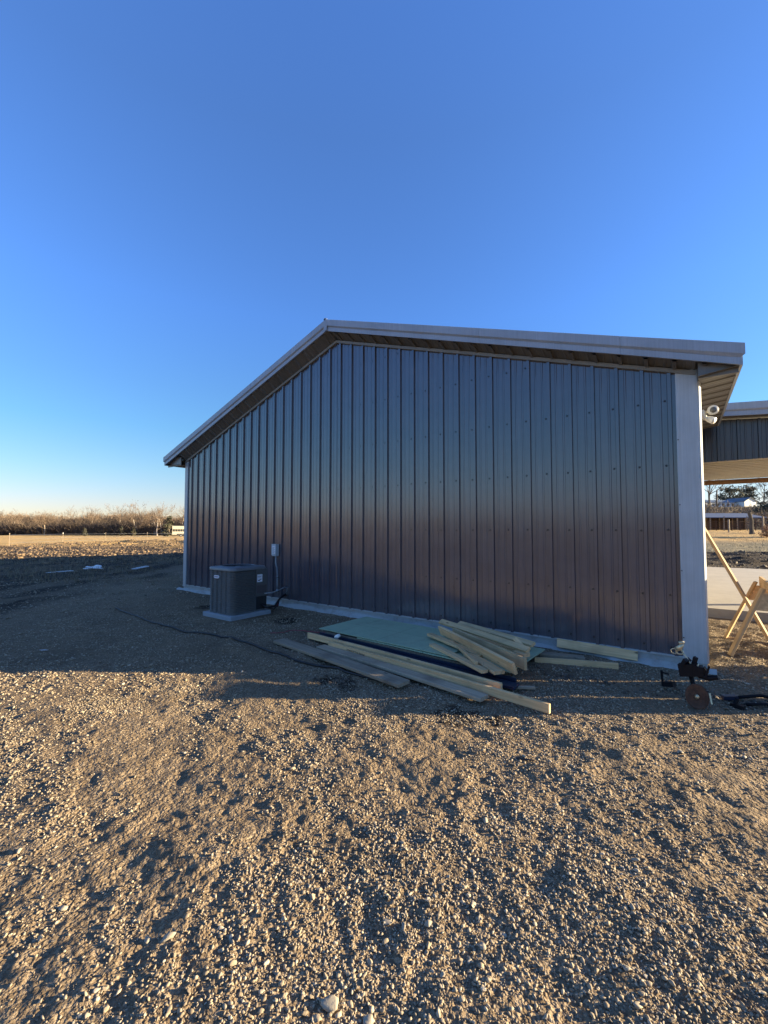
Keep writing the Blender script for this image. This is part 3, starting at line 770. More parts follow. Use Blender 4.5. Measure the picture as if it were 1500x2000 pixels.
def ac_top():
    h = AS/2; ring = rrect(h, .12, 14, 8); n = len(ring); vs = []
    def circ(r, z): return [(r*math.cos(math.atan2(y, x)), r*math.sin(math.atan2(y, x)), z) for x, y, _, _ in ring]
    lv = [[(x, y, AH-.062) for x, y, _, _ in ring], [(x, y, AH-.022) for x, y, _, _ in ring],
          [(x*.975, y*.975, AH-.006) for x, y, _, _ in ring], [(x*.95, y*.95, AH-.002) for x, y, _, _ in ring],
          circ(.345, AH+.004), circ(.335, AH+.016), circ(.322, AH+.012), circ(.315, AH-.05), circ(.31, AH-.14)]
    for l in lv: vs += l
    fs = []
    for i in range(len(lv)-1):
        for k in range(n): fs.append((i*n+k, i*n+(k+1) % n, (i+1)*n+(k+1) % n, (i+1)*n+k))
    q = MB(); q.add(vs, fs); t = q.build('top_cover', M['ac_top'], ac, True)
    q = MB()
    for r in np.arange(.06, .32, .022): q.tube([(r*math.cos(a), r*math.sin(a), AH+.006-.02*(1-r/.32)) for a in np.linspace(0, 2*PI, 33)], .0022, 4, cap=False)
    for k in range(8): a = k*PI/4; q.tube([(.05*math.cos(a), .05*math.sin(a), AH-.012), (.32*math.cos(a), .32*math.sin(a), AH+.008)], .003, 4)
    q.build('fan_grille', M['ac_dark'], t)
    q = MB(); q.tube([(0, 0, AH-.10), (0, 0, AH-.02), (0, 0, AH-.004)], [.07, .07, .05], 16); q.build('fan_motor', M['ac_top'], t, True)
    q = MB(); q.tube([(0, 0, AH-.17), (0, 0, AH-.16)], .30, 24); q.build('fan_well', M['ac_dark'], t)
    q = MB()
    for k in range(3):
        a = k*2*PI/3; d = Vector((math.cos(a), math.sin(a), 0)); e = Vector((-d.y, d.x, 0))
        q.add([d*.06 - e*.04 + Vector((0, 0, AH-.10)), d*.29 - e*.10 + Vector((0, 0, AH-.12)), d*.29 + e*.10 + Vector((0, 0, AH-.08)), d*.06 + e*.04 + Vector((0, 0, AH-.08))], [(0, 1, 2, 3)])
    q.build('fan_blades', M['ac_dark'], t)
ac_top()
def text_mesh(name, body, size, mat, parent, loc, rot, ext=.0006, sx=1.):
    cu = bpy.data.curves.new(name, 'FONT'); cu.body = body; cu.size = size; cu.extrude = ext; cu.align_x = 'CENTER'; cu.align_y = 'CENTER'
    t = bpy.data.objects.new(name, cu); COL.objects.link(t)
    bpy.context.view_layer.update()
    me = bpy.data.meshes.new_from_object(t.evaluated_get(bpy.context.evaluated_depsgraph_get()))
    bpy.data.objects.remove(t); bpy.data.curves.remove(cu); me.materials.clear()
    o = link_mesh(name, me, mat, parent); o.location = loc; o.rotation_euler = rot; o.scale = (sx, 1, 1)
    return o
# badge on the front
q = MB(); bw_, bh_ = .085, .030
pp = []
for cx, a0 in ((bw_-bh_, -PI/2), (-(bw_-bh_), PI/2)):
    for k in range(7): a = a0 + PI*k/6; pp.append((-.10 + cx + bh_*math.cos(a), .735 + bh_*math.sin(a)))
q.add([(x, -AS/2-.004, z) for x, z in pp] + [(x, -AS/2+.012, z) for x, z in pp], [tuple(range(14))] + [(i, (i+1) % 14, (i+1) % 14+14, i+14) for i in range(14)])
bd = q.build('badge', M['sticker'], ac)
text_mesh('badge_lettering', 'LENNOX', .036, M['ink_red'], bd, (-.10, -AS/2-.0048, .735), (PI/2, 0, 0))
# pad (its own thing)
q = MB(); pw = AS/2+.055
pts = rrect(pw, .02, 2, 3)
q.add([(x, y, .0) for x, y, _, _ in pts] + [(x, y, .072) for x, y, _, _ in pts] + [(x*.985, y*.985, .083) for x, y, _, _ in pts],
      [(i, (i+1) % len(pts), (i+1) % len(pts)+len(pts), i+len(pts)) for i in range(len(pts))] + [(i+len(pts), (i+1) % len(pts)+len(pts), (i+1) % len(pts)+2*len(pts), i+2*len(pts)) for i in range(len(pts))] + [tuple(range(2*len(pts), 3*len(pts)))])
pd = q.build('equipment_pad', M['pad']); pd.location = (AX, AY, GZ-.002)
tag(pd, 'grey square concrete pad under the air conditioner', 'equipment pad')
# line set: black insulated pipe, whip conduit, copper
q = MB(); x0, y0, z0 = AX+AS/2-.05, AY+AS/2-.14, .02
q.tube([(x0, y0, z0+.02), (x0+.15, y0+.06, z0-.03), (4.78, -.62, -.03), (4.60, -.35, .06), (4.45, -.12, .10), (4.42, -.0, .11)], .024, 8)
q.tube([(x0, y0+.02, z0-.02), (4.86, -.72, -.07), (4.74, -.5, -.05), (4.55, -.3, .03), (4.42, -.1, .07), (4.40, 0, .08)], .013, 8)
ls = q.build('refrigerant_line', M['black'], None, True); tag(ls, 'black insulated refrigerant lines running from the air conditioner into the wall', 'pipe')
q = MB(); q.tube([(AX+AS/2-.01, AY+AS/2-.08, .27), (4.80, -.72, .27), (4.72, -.45, .29), (4.62, -.22, .31), (4.56, -.07, .29), (4.52, -.045, .22), (4.50, -.04, .12)], .013, 8)
tag(q.build('electrical_whip', M['conduit'], None, True), 'thin grey flexible conduit curving from the air conditioner to the wall', 'conduit')
q = MB(); q.tube([(4.62, -.42, -.01), (4.66, -.46, -.03), (4.68, -.50, -.06)], [.03, .035, .02], 8); tag(q.build('wire_connector', M['red_wire'], None, True), 'small dark red connector lying on the black refrigerant lines', 'connector')

# ------------------------------------------------------------------ CABLES AND SCRAPS
def gh0(x, y): return float(height(np.array([x]), np.array([y]))[0])
def on_ground(pts, lift=.020):
    a = np.array(pts); z = height(a[:, 0], a[:, 1]); return [(p[0], p[1], float(q)+lift) for p, q in zip(pts, z)]
def smooth_path(pts, n=8):
    P_ = [pts[0]] + list(pts) + [pts[-1]]; out = []
    for i in range(1, len(P_)-2):
        for k in range(n):
            t = k/n; p0, p1, p2, p3 = [np.array(P_[i+j], float) for j in (-1, 0, 1, 2)]
            out.append(tuple(.5*((2*p1) + (-p0+p2)*t + (2*p0-5*p1+4*p2-p3)*t*t + (-p0+3*p1-3*p2+p3)*t**3)))
    out.append(tuple(pts[-1])); return out
q = MB(); q.tube(on_ground(smooth_path([(1.7, -2.51), (2.85, -2.62), (3.84, -2.70), (5.19, -2.69), (6.03, -2.58), (6.73, -2.60), (7.49, -2.67), (8.02, -2.61), (8.35, -2.57), (8.7, -2.60), (9.15, -2.60)])), .014, 6)
tag(q.build('power_cable', M['cable'], None, True), 'long black cable lying across the shaded gravel to the lumber', 'cable')
q = MB(); q.tube(on_ground(smooth_path([(6.24, -1.93), (6.37, -1.80), (6.41, -1.56), (6.74, -1.44), (7.1, -1.3)])), .006, 6)
tag(q.build('red_wire', M['red_wire'], None, True), 'thin red wire on the ground beside the green sheet', 'wire')
def scrap(name, pts, th, label, cat='scrap', lift=.03, mat='litter'):
    g = on_ground(pts, lift); q = MB(); n = len(g)
    q.add([p for p in g] + [(p[0], p[1], p[2]-th) for p in g], [tuple(range(n))] + [(i, (i+1) % n, (i+1) % n+n, i+n) for i in range(n)])
    return tag(q.build(name, M[mat]), label, cat)
scrap('white_board', [(-8.36, -1.0), (-8.30, -.86), (-8.84, .10), (-8.95, .02)], .03, 'white strip lying in the dirt, nearest of the white scraps at the left edge', lift=.06)
scrap('white_board', [(-8.17, 2.05), (-8.0, 2.12), (-8.45, 2.95), (-8.62, 2.88)], .03, 'white strip lying in the dirt beside the building, right of the white bag', lift=.07)
scrap('paper_scrap', [(4.30, -4.55), (4.36, -4.50), (4.42, -4.47), (4.38, -4.54)], .004, 'tiny white paper scrap on the shaded gravel at the left', lift=.02)
x, y = XZ(1.02, 3.27); x2, y2 = XZ(1.14, 3.22)
q = MB(); q.tube([(x, y, gh0(x, y)+.008), ((x+x2)/2+.01, (y+y2)/2, gh0(x, y)+.014), (x2, y2, gh0(x2, y2)+.006)], [.006, .007, .004], 6); tag(q.build('stick', M['black']), 'short black stick lying on the sunlit gravel in front of the lumber', 'stick')
# crumpled bag
q = MB(); bm = bmesh.new(); bmesh.ops.create_icosphere(bm, subdivisions=3, radius=1)
for v in bm.verts:
    f = 1 + .25*math.sin(v.co.x*5+v.co.y*3) + .2*math.sin(v.co.z*7+v.co.x*4); v.co = Vector((v.co.x*.34*f, v.co.y*.2*f, max(-.02, v.co.z*.11*f)))
me = bpy.data.meshes.new('white_bag'); bm.to_mesh(me); bm.free(); o = link_mesh('white_bag', me, M['white_cloth']); o.location = (-9.73, 1.18, GZ+.02); o.rotation_euler = (0, 0, .9)
tag(o, 'crumpled white plastic bag in the dirt beyond the track', 'bag')

# ------------------------------------------------------------------ LUMBER PILE
def board(name, a, b, w, t, label, mat='pine', roll=0.0, group='loose lumber dumped by the wall', cat='board', par=None):
    """a, b: centres of the ends; w wide, t thick; mesh modelled along local x"""
    a = Vector(a); b = Vector(b); ln = (b-a).length; d = (b-a).normalized()
    q = MB(); nseg = 6; c = .003; vs = []
    for i in range(nseg+1):
        x = -ln/2 + ln*i/nseg; bow = .004*math.sin(PI*i/nseg)*ln
        for y, z in ((-w/2+c, -t/2), (w/2-c, -t/2), (w/2, -t/2+c), (w/2, t/2-c), (w/2-c, t/2), (-w/2+c, t/2), (-w/2, t/2-c), (-w/2, -t/2+c)): vs.append((x, y+bow*.5, z+bow*.5))
    fs = [tuple(range(7, -1, -1)), tuple(range(nseg*8, nseg*8+8))]
    for i in range(nseg):
        for k in range(8): fs.append((i*8+k, i*8+(k+1) % 8, (i+1)*8+(k+1) % 8, (i+1)*8+k))
    q.add(vs, fs); o = q.build(name, M[mat], par)
    side = Vector((0, 0, 1)).cross(d).normalized(); up = d.cross(side)
    R = Matrix((d, side, up)).transposed() @ Matrix.Rotation(roll, 3, 'X')
    o.matrix_local = Matrix.Translation((a+b)/2) @ R.to_4x4()
    if label: tag(o, label, cat, group)
    return o
G0 = GZ
board('weathered_plank', (6.80, -2.22, G0+.045), (9.38, -2.62, G0+.045), .205, .038, 'wide weathered grey plank nearest the yard in the lumber pile', 'pine_grey')
board('plank', (7.58, -2.10, G0+.05), (10.27, -2.47, G0+.045), .16, .038, 'wide flat plank second from the front of the lumber pile', 'pine_grey')
st_ = board('long_stud', (7.66, -2.00, G0+.075), (10.90, -2.40, G0+.070), .038, .089, 'longest stud, on edge with a printed stamp, its bright end nearest the machine part')
text_mesh('lumber_stamp', 'MWTC23502', .058, M['ink_brown'], st_, (-1.05, -.0200, .0), (PI/2, PI, 0), .0004, 1.1)
board('stud', (7.08, -1.86, G0+.095), (10.35, -2.18, G0+.085), .038, .089, 'stud on edge between the stamped stud and the green sheet')
# blue steel trim lying below the sheet
q = MB(); q.bar((7.15, -1.76, G0+.07), (10.45, -1.98, G0+.05), .16, .03); q.bar((7.15, -1.67, G0+.095), (10.4, -1.85, G0+.075), .02, .05)
tag(q.build('metal_trim', M['blue_steel']), 'dark blue metal trim piece lying under the front edge of the green sheet', 'metal trim')
q = MB(); q.tube([(7.56, -1.66, G0+.135), (7.60, -1.72, G0+.135), (7.61, -1.80, G0+.13)], [.012, .032, .028], 12); tag(q.build('plastic_bottle', M['white_plastic'], None, True), 'small white plastic bottle poking out below the green sheet', 'bottle')
# green sheathing
def sheet(name, cx, cy, z, lx, ly, rzv, label, tilt=0.0):
    q = MB(); q.box(-lx/2, lx/2, -ly/2, ly/2, -.006, .006); o = q.build(name, M['ply']); o.location = (cx, cy, z); o.rotation_euler = (tilt, -.004, rzv)
    bm = bmesh.new(); bm.from_mesh(o.data); bm.free()
    return tag(o, label, 'sheathing panel', 'green sheathing panels')
sheet('sheathing_panel', 8.30, -1.06, G0+.150, 2.44, 1.19, -.055, 'upper green sheathing panel with grid lines lying by the wall')
sheet('sheathing_panel', 9.15, -1.13, G0+.132, 2.44, 1.19, -.075, 'lower green sheathing panel whose right end shows beyond the cut boards')
q = MB(); q.box(-1.5, 1.5, -.6, .6, -.008, .008); o = q.build('base_panel', wood_mat('sheet_wood', (.20,.14,.09), (.30,.22,.14), (.12,.09,.06))); o.location = (8.75, -1.12, G0+.108); o.rotation_euler = (0, 0, -.065)
tag(o, 'brown bare wood panel at the bottom under the green sheets', 'panel')
for i, (x, y) in enumerate(((7.4, -1.1), (8.8, -1.1), (10.1, -1.2))):
    board('support_block', (x, y-.5, G0+.05), (x, y+.45, G0+.05), .089, .085, 'short cross block hidden below the green sheets', 'pine', group='blocks under the sheets')
T = G0+.16
board('cut_board', (8.98, -.98, T+.11), (10.43, -1.98, T+.085), .038, .14, 'big pale cut board on edge slanting across the top of the pile', roll=.35)
board('cut_board', (9.15, -.88, T+.075), (10.46, -1.68, T+.06), .038, .14, 'cut board on edge just behind the big slanting pale board')
board('cut_board', (8.80, -.62, T+.155), (10.38, -1.30, T+.12), .089, .038, 'long cut board crossing the top of the pile behind the big slanting one', roll=.5)
board('cut_board', (8.97, -.30, T+.09), (10.32, -.86, T+.08), .089, .038, 'cut board at the back of the pile nearest the wall', roll=.4)
board('cut_board', (9.20, -.72, T+.03), (10.30, -1.12, T+.03), .14, .038, 'flat cut board tucked below the others near the wall')
board('cut_board', (8.86, -1.10, T+.055), (9.9, -1.62, T+.035), .089, .038, 'flat cut board starting at the left tip of the small pile', roll=.0)
board('cut_board', (9.10, -1.46, T+.02), (10.12, -2.08, T+.02), .089, .038, 'flat cut board with a sunlit end at the front of the small pile')
board('cut_board', (9.28, -1.22, T+.045), (9.98, -1.98, T+.062), .038, .038, 'thin stick slanting down to the sunlit board ends')
board('cut_board', (9.72, -1.62, T+.025), (10.27, -2.02, T+.020), .14, .038, 'short wide board with the sunlit butt end at the tip of the pile')
board('cut_board', (10.15, -1.12, T+.19), (10.30, -1.20, T+.10), .06, .03, 'broken splinter standing up at the right end of the pile', roll=.6)
o = q = None
board('wood_block', (10.22, -1.28, T+.07), (10.38, -1.36, T+.07), .11, .04, 'small square block on the right end of the pile')
q = MB(); q.tube([(10.08, -2.02, T+.04), (10.085, -2.02, T+.10)], .0025, 5); tag(q.build('nail', M['steel']), 'bent nail standing in the sunlit board end', 'nail')
board('foundation_board', (10.44, -.075, G0+.115), (11.46, -.07, G0+.095), .030, .125, 'board on edge leaning against the concrete footing', roll=-.25, group='boards along the footing')
board('ground_board', (10.32, -.82, G0+.03), (11.27, -.46, G0+.03), .04, .075, 'narrow board on the gravel right of the pile', group='boards along the footing')
board('ground_board', (10.32, -.55, G0+.045), (10.86, -.38, G0+.035), .135, .038, 'short wide board behind the narrow one, right of the pile', 'pine_grey', group='boards along the footing')
board('wood_offcut', (10.35, -1.98, G0+.025), (10.60, -1.82, G0+.025), .04, .03, 'small dark offcut on the ground below the pile tip', 'pine_grey')

# ------------------------------------------------------------------ FARM IMPLEMENT beside the corner
im = empty('farm_implement', (12.06, -1.35, GZ), 0, 'black farm implement part on a rusty round disc with a brass-coloured coupling on its arm', 'farm implement'); im.scale = (.70, .70, .86)
def disc(c, nrm, r, dish, th=.006):
    n = Vector(nrm).normalized(); u = n.cross(Vector((0,0,1))).normalized(); v = n.cross(u); vs = []; rings = 6; seg = 36
    for s_ in (0, 1):
        for i in range(rings+1):
            rr = r*i/rings; d = dish*(1-(i/rings)**2) + s_*th
            for k in range(seg): a = 2*PI*k/seg; vs.append(Vector(c) + u*(rr*math.cos(a)) + v*(rr*math.sin(a)) + n*(-d))
    fs = []
    for s_ in (0, 1):
        b0 = s_*(rings+1)*seg
        for i in range(rings):
            for k in range(seg): fs.append((b0+i*seg+k, b0+i*seg+(k+1) % seg, b0+(i+1)*seg+(k+1) % seg, b0+(i+1)*seg+k))
    e0 = rings*seg; e1 = e0+(rings+1)*seg
    for k in range(seg): fs.append((e0+k, e0+(k+1) % seg, e1+(k+1) % seg, e1+k))
    q = MB(); q.add(vs, fs); return q
dc = Vector((.0, -.02, .135)); dn = Vector((.28, -.92, .26)).normalized()
dk = disc(dc, dn, .145, .03).build('disc_blade', M['rust'], im, True)
q = MB(); q.tube([dc - dn*.03, dc + dn*.012, dc+dn*.02], [.03, .022, .014], 12); q.build('hub_bolt', M['brass'], dk, True)
q = MB(); q.bar((.0, .04, .12), (-.07, .16, .33), .035, .05); q.bar((-.07, .16, .32), (.0, .12, .56), .05, .045); q.build('shank', M['black_paint'], im)
q = MB(); q.bar((-.20, .14, .38), (.02, .10, .42), .12, .14, mi=0); q.bar((-.16, .15, .40), (-.10, .12, .52), .15, .05); q.bar((.02, .10, .36), (.12, .08, .44), .10, .08); q.box(-.03, .08, .02, .16, .36, .47)
q.build('frame_block', M['black_paint'], im)
q = MB(); q.bar((.10, .02, .36), (.15, .02, .50), .06, .02); q.tube([(.02, .06, .37), (.14, .04, .355), (.24, .03, .385)], [.03, .032, .026], 10); q.build('bracket', M['black_paint'], im)
q = MB(); q.tube([(-.18, .20, .62), (-.06, .12, .47), (.0, .08, .42)], .011, 8); q.tube([(-.0, .07, .42), (.03, .06, .50)], .008, 6); q.build('lever_arm', M['brass'], im, True)
q = MB(); q.tube([(-.24, .21, .60), (-.18, .20, .64), (-.15, .20, .68)], [.028, .035, .022], 10); q.tube([(-.20, .19, .69), (-.13, .20, .70)], .020, 8)
q.tube([(-.19+.045*math.cos(a), .19, .585+.03*math.sin(a)) for a in np.linspace(0, 2*PI, 15)], .009, 6, cap=False)
q.tube([(-.26+.04*math.cos(a), .21, .58+.03*math.sin(a)) for a in np.linspace(0, 2*PI, 15)], .007, 6, cap=False)
q.build('coupling', M['brass'], im, True)
q = MB(); q.bar((.14, -.02, .20), (.16, -.06, .09), .02, .008); q.build('scraper', M['brass'], im)
# black bracket lying left of it
q = MB(); q.bar((11.76, -.92, G0+.02), (11.75, -.90, G0+.19), .018, .018); q.bar((11.77, -.92, G0+.05), (11.87, -.97, G0+.08), .07, .05); q.bar((11.76, -.91, G0+.17), (11.82, -.93, G0+.17), .014, .014)
tag(q.build('black_bracket', M['black_paint']), 'black steel bracket on the gravel left of the rusty disc', 'bracket')
# black poles and parts to the right
q = MB(); q.tube([(12.38, -.90, G0+.03), (12.6, -.80, G0+.07), (12.8, -.76, G0+.05), (13.2, -.60, G0+.06)], .017, 8); tag(q.build('steel_pole', M['black_paint'], None, True), 'long black steel pole lying on the dirt and leaving the picture at the right edge', 'pole')
q = MB(); q.tube([(12.46, -1.02, G0+.02), (12.62, -.99, G0+.05), (12.72, -.93, G0+.03)], .014, 8); tag(q.build('steel_pole', M['black_paint'], None, True), 'short bent black rod lying in front of the long pole at the right edge', 'pole')
q = MB(); q.bar((12.28, -.96, G0+.03), (12.40, -.90, G0+.04), .06, .04); tag(q.build('blue_part', M['blue_steel']), 'small dark blue machine part lying right of the rusty disc', 'machine part')
q = MB(); q.bar((12.34, -1.10, G0+.02), (12.44, -1.14, G0+.02), .06, .04); q.bar((12.37, -1.10, G0+.03), (12.39, -1.08, G0+.08), .025, .025); tag(q.build('black_casting', M['black_paint']), 'lumpy black casting on the gravel right of the rusty disc', 'machine part')

# ------------------------------------------------------------------ SLAB, BREEZEWAY
q = MB()
q.box(12.22, 24.0, 4.42, 16.6, -.30, -.004)
sb = q.build('concrete_slab', M['slab']); sb['kind'] = 'structure'

bz = empty('breezeway', (12.3, 3.8, 0), 0, 'open breezeway roof with charcoal header and wood beam joining the building from the right', 'breezeway')
bz_in = lambda m2, name, mat, sm=False: m2.build(name, mat, bz, sm)
BX0, BX1 = -.08, 4.15; BZ0 = 2.97
def btop(x): return 3.80 - .09*(x - .4)
m2 = MB(); prof = rib_profile(BX0, BX1, first=.10); vs = []
for x, d in prof: vs += [(x, -d, BZ0), (x, -d, btop(x)-.02)]
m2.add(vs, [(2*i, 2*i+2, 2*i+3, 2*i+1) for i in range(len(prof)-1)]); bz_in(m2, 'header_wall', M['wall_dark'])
m2 = MB(); m2.box(BX0, BX1, .004, .04, BZ0+.02, 3.0+.1); bz_in(m2, 'header_board', M['pine'])
m2 = MB(); prof = rib_profile(.042, 3.95, first=.02); vs = []   # liner sheets; ribs run across the picture
for y, d in prof: vs += [(BX0, y, BZ0+.012-d*.6), (BX1, y, BZ0+.012-d*.6)]
m2.add(vs, [(2*i, 2*i+1, 2*i+3, 2*i+2) for i in range(len(prof)-1)]); bz_in(m2, 'ceiling', M['soffit_cream'])
m2 = MB(); m2.box(BX0, BX1, 3.80, 3.94, BZ0-.125, BZ0-.012); bz_in(m2, 'beam', M['beam'])
m2 = MB(); vs = []; yy = -.32
pr = [(yy+.10, -.004), (yy, .0), (yy-.006, -.004), (yy-.006, -.132), (yy+.022, -.160), (yy+.022, -.168), (yy+.014, -.172), (yy+.014, -.245), (yy+.050, -.245), (yy+.06, -.20), (yy+.10, -.012)]
for x in (BX0+.10, BX1+.3):
    for y, dz in pr: vs.append((x, y, btop(x)+.235+dz))
n = len(pr); m2.add(vs, [(i, (i+1) % n, (i+1) % n+n, i+n) for i in range(n)] + [tuple(range(n)), tuple(range(2*n-1, n-1, -1))]); bz_in(m2, 'rake_trim', M['fascia'])
m2 = MB(); vs = []
for x in (BX0, BX1+.28):
    for y, z in ((-.28, .19), (4.2, .19), (4.2, .215), (-.28, .215)): vs.append((x, y, btop(x)+z))
m2.add(vs, [(0,1,5,4),(1,2,6,5),(2,3,7,6),(3,0,4,7),(0,3,2,1),(4,5,6,7)]); bz_in(m2, 'roof', M['trim'])
m2 = MB(); vs = []
for x in (BX0, BX1+.28):
    for y, z in ((-.265, -.0), (-.022, -.0), (-.022, .015), (-.265, .015)): vs.append((x, y, btop(x)-.005+z))
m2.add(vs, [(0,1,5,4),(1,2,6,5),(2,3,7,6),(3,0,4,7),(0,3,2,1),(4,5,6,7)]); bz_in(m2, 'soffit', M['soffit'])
for x, y in ((4.05, .10), (4.05, 3.87)):
    m2 = MB(); m2.box(x-.07, x+.07, y-.07, y+.07, -.005, BZ0+.0 if y < 1 else BZ0-.126); bz_in(m2, 'post', M['beam'])

# brace pole leaning on the side wall
board('leaning_pole', (12.25, 2.30, 1.745), (13.06, 1.70, GZ+.02), .045, .045, 'thin wooden pole leaning against the side of the building', 'pine', group=None, cat='pole')

# sawhorses with planks on top
def sawhorse(x, y, rz_, label):
    s = empty('sawhorse', (x, y, GZ), rz_, label, 'sawhorse', 'sawhorses beside the slab')
    board('top_rail', (-.60, 0, .97), (.60, 0, .97), .04, .14, None, 'pine', par=s)
    for sx in (-1, 1):
        for sy in (-1, 1):
            board('leg', (sx*.50-.02*sx, sy*.07, .96), (sx*.62, sy*.46, .0), .089, .038, None, 'pine', par=s, roll=PI/2*0)
        g = MB(); g.add([(sx*.54, -.20, .66), (sx*.54, .20, .66), (sx*.51, .10, .90), (sx*.51, -.10, .90), (sx*.56, -.20, .66), (sx*.56, .20, .66), (sx*.53, .10, .90), (sx*.53, -.10, .90)],
                       [(0,1,2,3),(4,7,6,5),(0,4,5,1),(1,5,6,2),(2,6,7,3),(3,7,4,0)]); g.build('gusset', M['pine'], s)
    return s
SAW = [sawhorse(12.98, 1.72, PI/2-.03, 'wooden sawhorse nearest the building corner at the right edge')]

# ------------------------------------------------------------------ DISTANCE, LEFT: fence, trailer, trees
def gh(x, y): return float(height(np.array([x]), np.array([y]))[0])
fence_pts = [(-34.1, 37.8), (-35.8, 46.3), (-34.4, 51.3), (-31.6, 55.4), (-28, 60)]
wf = empty('wire_fence', (*XZ(*fence_pts[0]), gh(*XZ(*fence_pts[0]))), 0, 'thin wire fence on steel posts in front of the straw field', 'fence')
wl = np.array(wf.location)
tops = []
for X, Z in fence_pts:
    x, y = XZ(X, Z); g = gh(x, y); q = MB()
    q.bar((x-wl[0], y-wl[1], g-.3-wl[2]), (x-wl[0], y-wl[1], g+1.25-wl[2]), .022, .022, up=(1,0,0)); q.bar((x-wl[0], y-wl[1], g+1.16-wl[2]), (x-wl[0], y-wl[1], g+1.27-wl[2]), .045, .045, up=(1,0,0), mi=1)
    q.build('fence_post', [M['post'], M['white_plastic'] if X == -35.8 else M['post']], wf); tops.append((x-wl[0], y-wl[1], g-wl[2]))
for hgt in (.35, .7, 1.1):
    q = MB(); q.tube([(a[0], a[1], a[2]+hgt) for a in tops], .008, 4); q.build('wire', M['steel'], wf)

tx, ty = XZ(-51.4, 106)
tr = empty('livestock_trailer', (tx, ty, gh(tx, ty)), 1.1, 'white livestock trailer parked at the far side of the field by the building edge', 'trailer')
q = MB()
q.box(-2.4, 2.4, -1.0, 1.0, .55, 1.35); q.box(-2.4, 2.4, -1.0, 1.0, 1.95, 2.65)
for k in range(9): q.box(-2.38+k*.575, -2.30+k*.575, -1.0, 1.0, 1.35, 1.95)
q.box(-2.36, 2.36, -.3, .3, 1.35, 1.95); q.build('body', M['cream_paint'], tr)
q = MB(); q.prism([(-1.02, 2.66), (1.02, 2.66), (.9, 2.76), (-.9, 2.76)], -2.45, 2.45, 'x'); q.build('roof', M['cream_paint'], tr)
for sy in (-1, 1):
    q = MB(); q.box(-.95, .95, min(sy*1.0, sy*1.2), max(sy*1.0, sy*1.2), .80, .86); q.box(-.95, -.90, min(sy*1.0, sy*1.2), max(sy*1.0, sy*1.2), .5, .80); q.box(.90, .95, min(sy*1.0, sy*1.2), max(sy*1.0, sy*1.2), .5, .80); q.build('fender', M['steel'], tr)
    for sx in (-.43, .43):
        q = MB(); q.tube([(sx, sy*1.0, .37), (sx, sy*1.18, .37)], .37, 18); w_ = q.build('wheel', M['black'], tr)
        q = MB(); q.tube([(sx, sy*1.181, .37), (sx, sy*1.19, .37)], .2, 12); q.build('rim', M['steel'], w_)
q = MB(); q.bar((2.4, 0, .5), (3.6, 0, .5), .1, .12); q.tube([(3.5, 0, 0), (3.5, 0, .8)], .04, 8); q.build('tongue', M['black'], tr)

# bare tree generator
def bare_tree(name, H, seed, spread=.55, twigs=900, bark='bark', tw='twig', trunk_r=.16, twr=.026, low=.25):
    R = random.Random(seed); root = empty(name); tk = MB(); cr = MB(); tips = []
    def branch(p, d, ln, r, lev, mb):
        n = 4 if lev < 2 else 3; pts = [p]; rad = [r]; q = p.copy(); dd = d.copy()
        for i in range(n):
            dd = (dd + Vector((R.gauss(0, .16), R.gauss(0, .16), R.gauss(.05, .10)))).normalized(); q = q + dd*(ln/n); pts.append(q.copy()); rad.append(r*(1-.72*(i+1)/n))
        mb.tube(pts, rad, 5 if lev < 2 else 3, cap=False)
        if lev >= 3:
            for t in pts[1:]: tips.append((t, dd.copy(), ln))
            return
        kids = (7, 5, 4)[lev]
        for k in range(kids):
            t = R.uniform(low if lev == 0 else .3, 1.0); i = min(int(t*n), n-1); f = t*n - i; b = pts[i].lerp(pts[i+1], f)
            az = R.uniform(0, 2*PI); tilt = R.uniform(.45, 1.0)*(spread/.55)
            u = dd.cross(Vector((math.cos(az), math.sin(az), .1))).normalized()
            nd = (dd*math.cos(tilt) + u*math.sin(tilt)); nd.z = nd.z*.8+.18; nd.normalize()
            branch(b, nd, ln*R.uniform(.5, .72), max(rad[i]*.55, .012), lev+1, cr)
    branch(Vector((0, 0, -.1)), Vector((R.gauss(0,.06), R.gauss(0,.06), 1)), H*.62, trunk_r, 0, tk)
    for k in range(twigs):
        t, d, ln = R.choice(tips); e = (d + Vector((R.gauss(0, .6), R.gauss(0, .6), R.gauss(.15, .5)))).normalized()
        l = R.uniform(.3, .8)*H*.085; s_ = e.cross(Vector((R.gauss(0,1), R.gauss(0,1), R.gauss(0,1)))).normalized()*twr
        st_p = t - e*l*.2
        cr.add([st_p - s_, st_p + s_, st_p + e*l], [(0, 1, 2)])
    def fin(mb, nm, mat):
        me = bpy.data.meshes.new(nm); me.from_pydata([tuple(v) for v in mb.v], [], mb.f); me.update(); return link_mesh(nm, me, M[mat], root)
    fin(tk, 'trunk', bark); fin(cr, 'crown', tw)
    return root
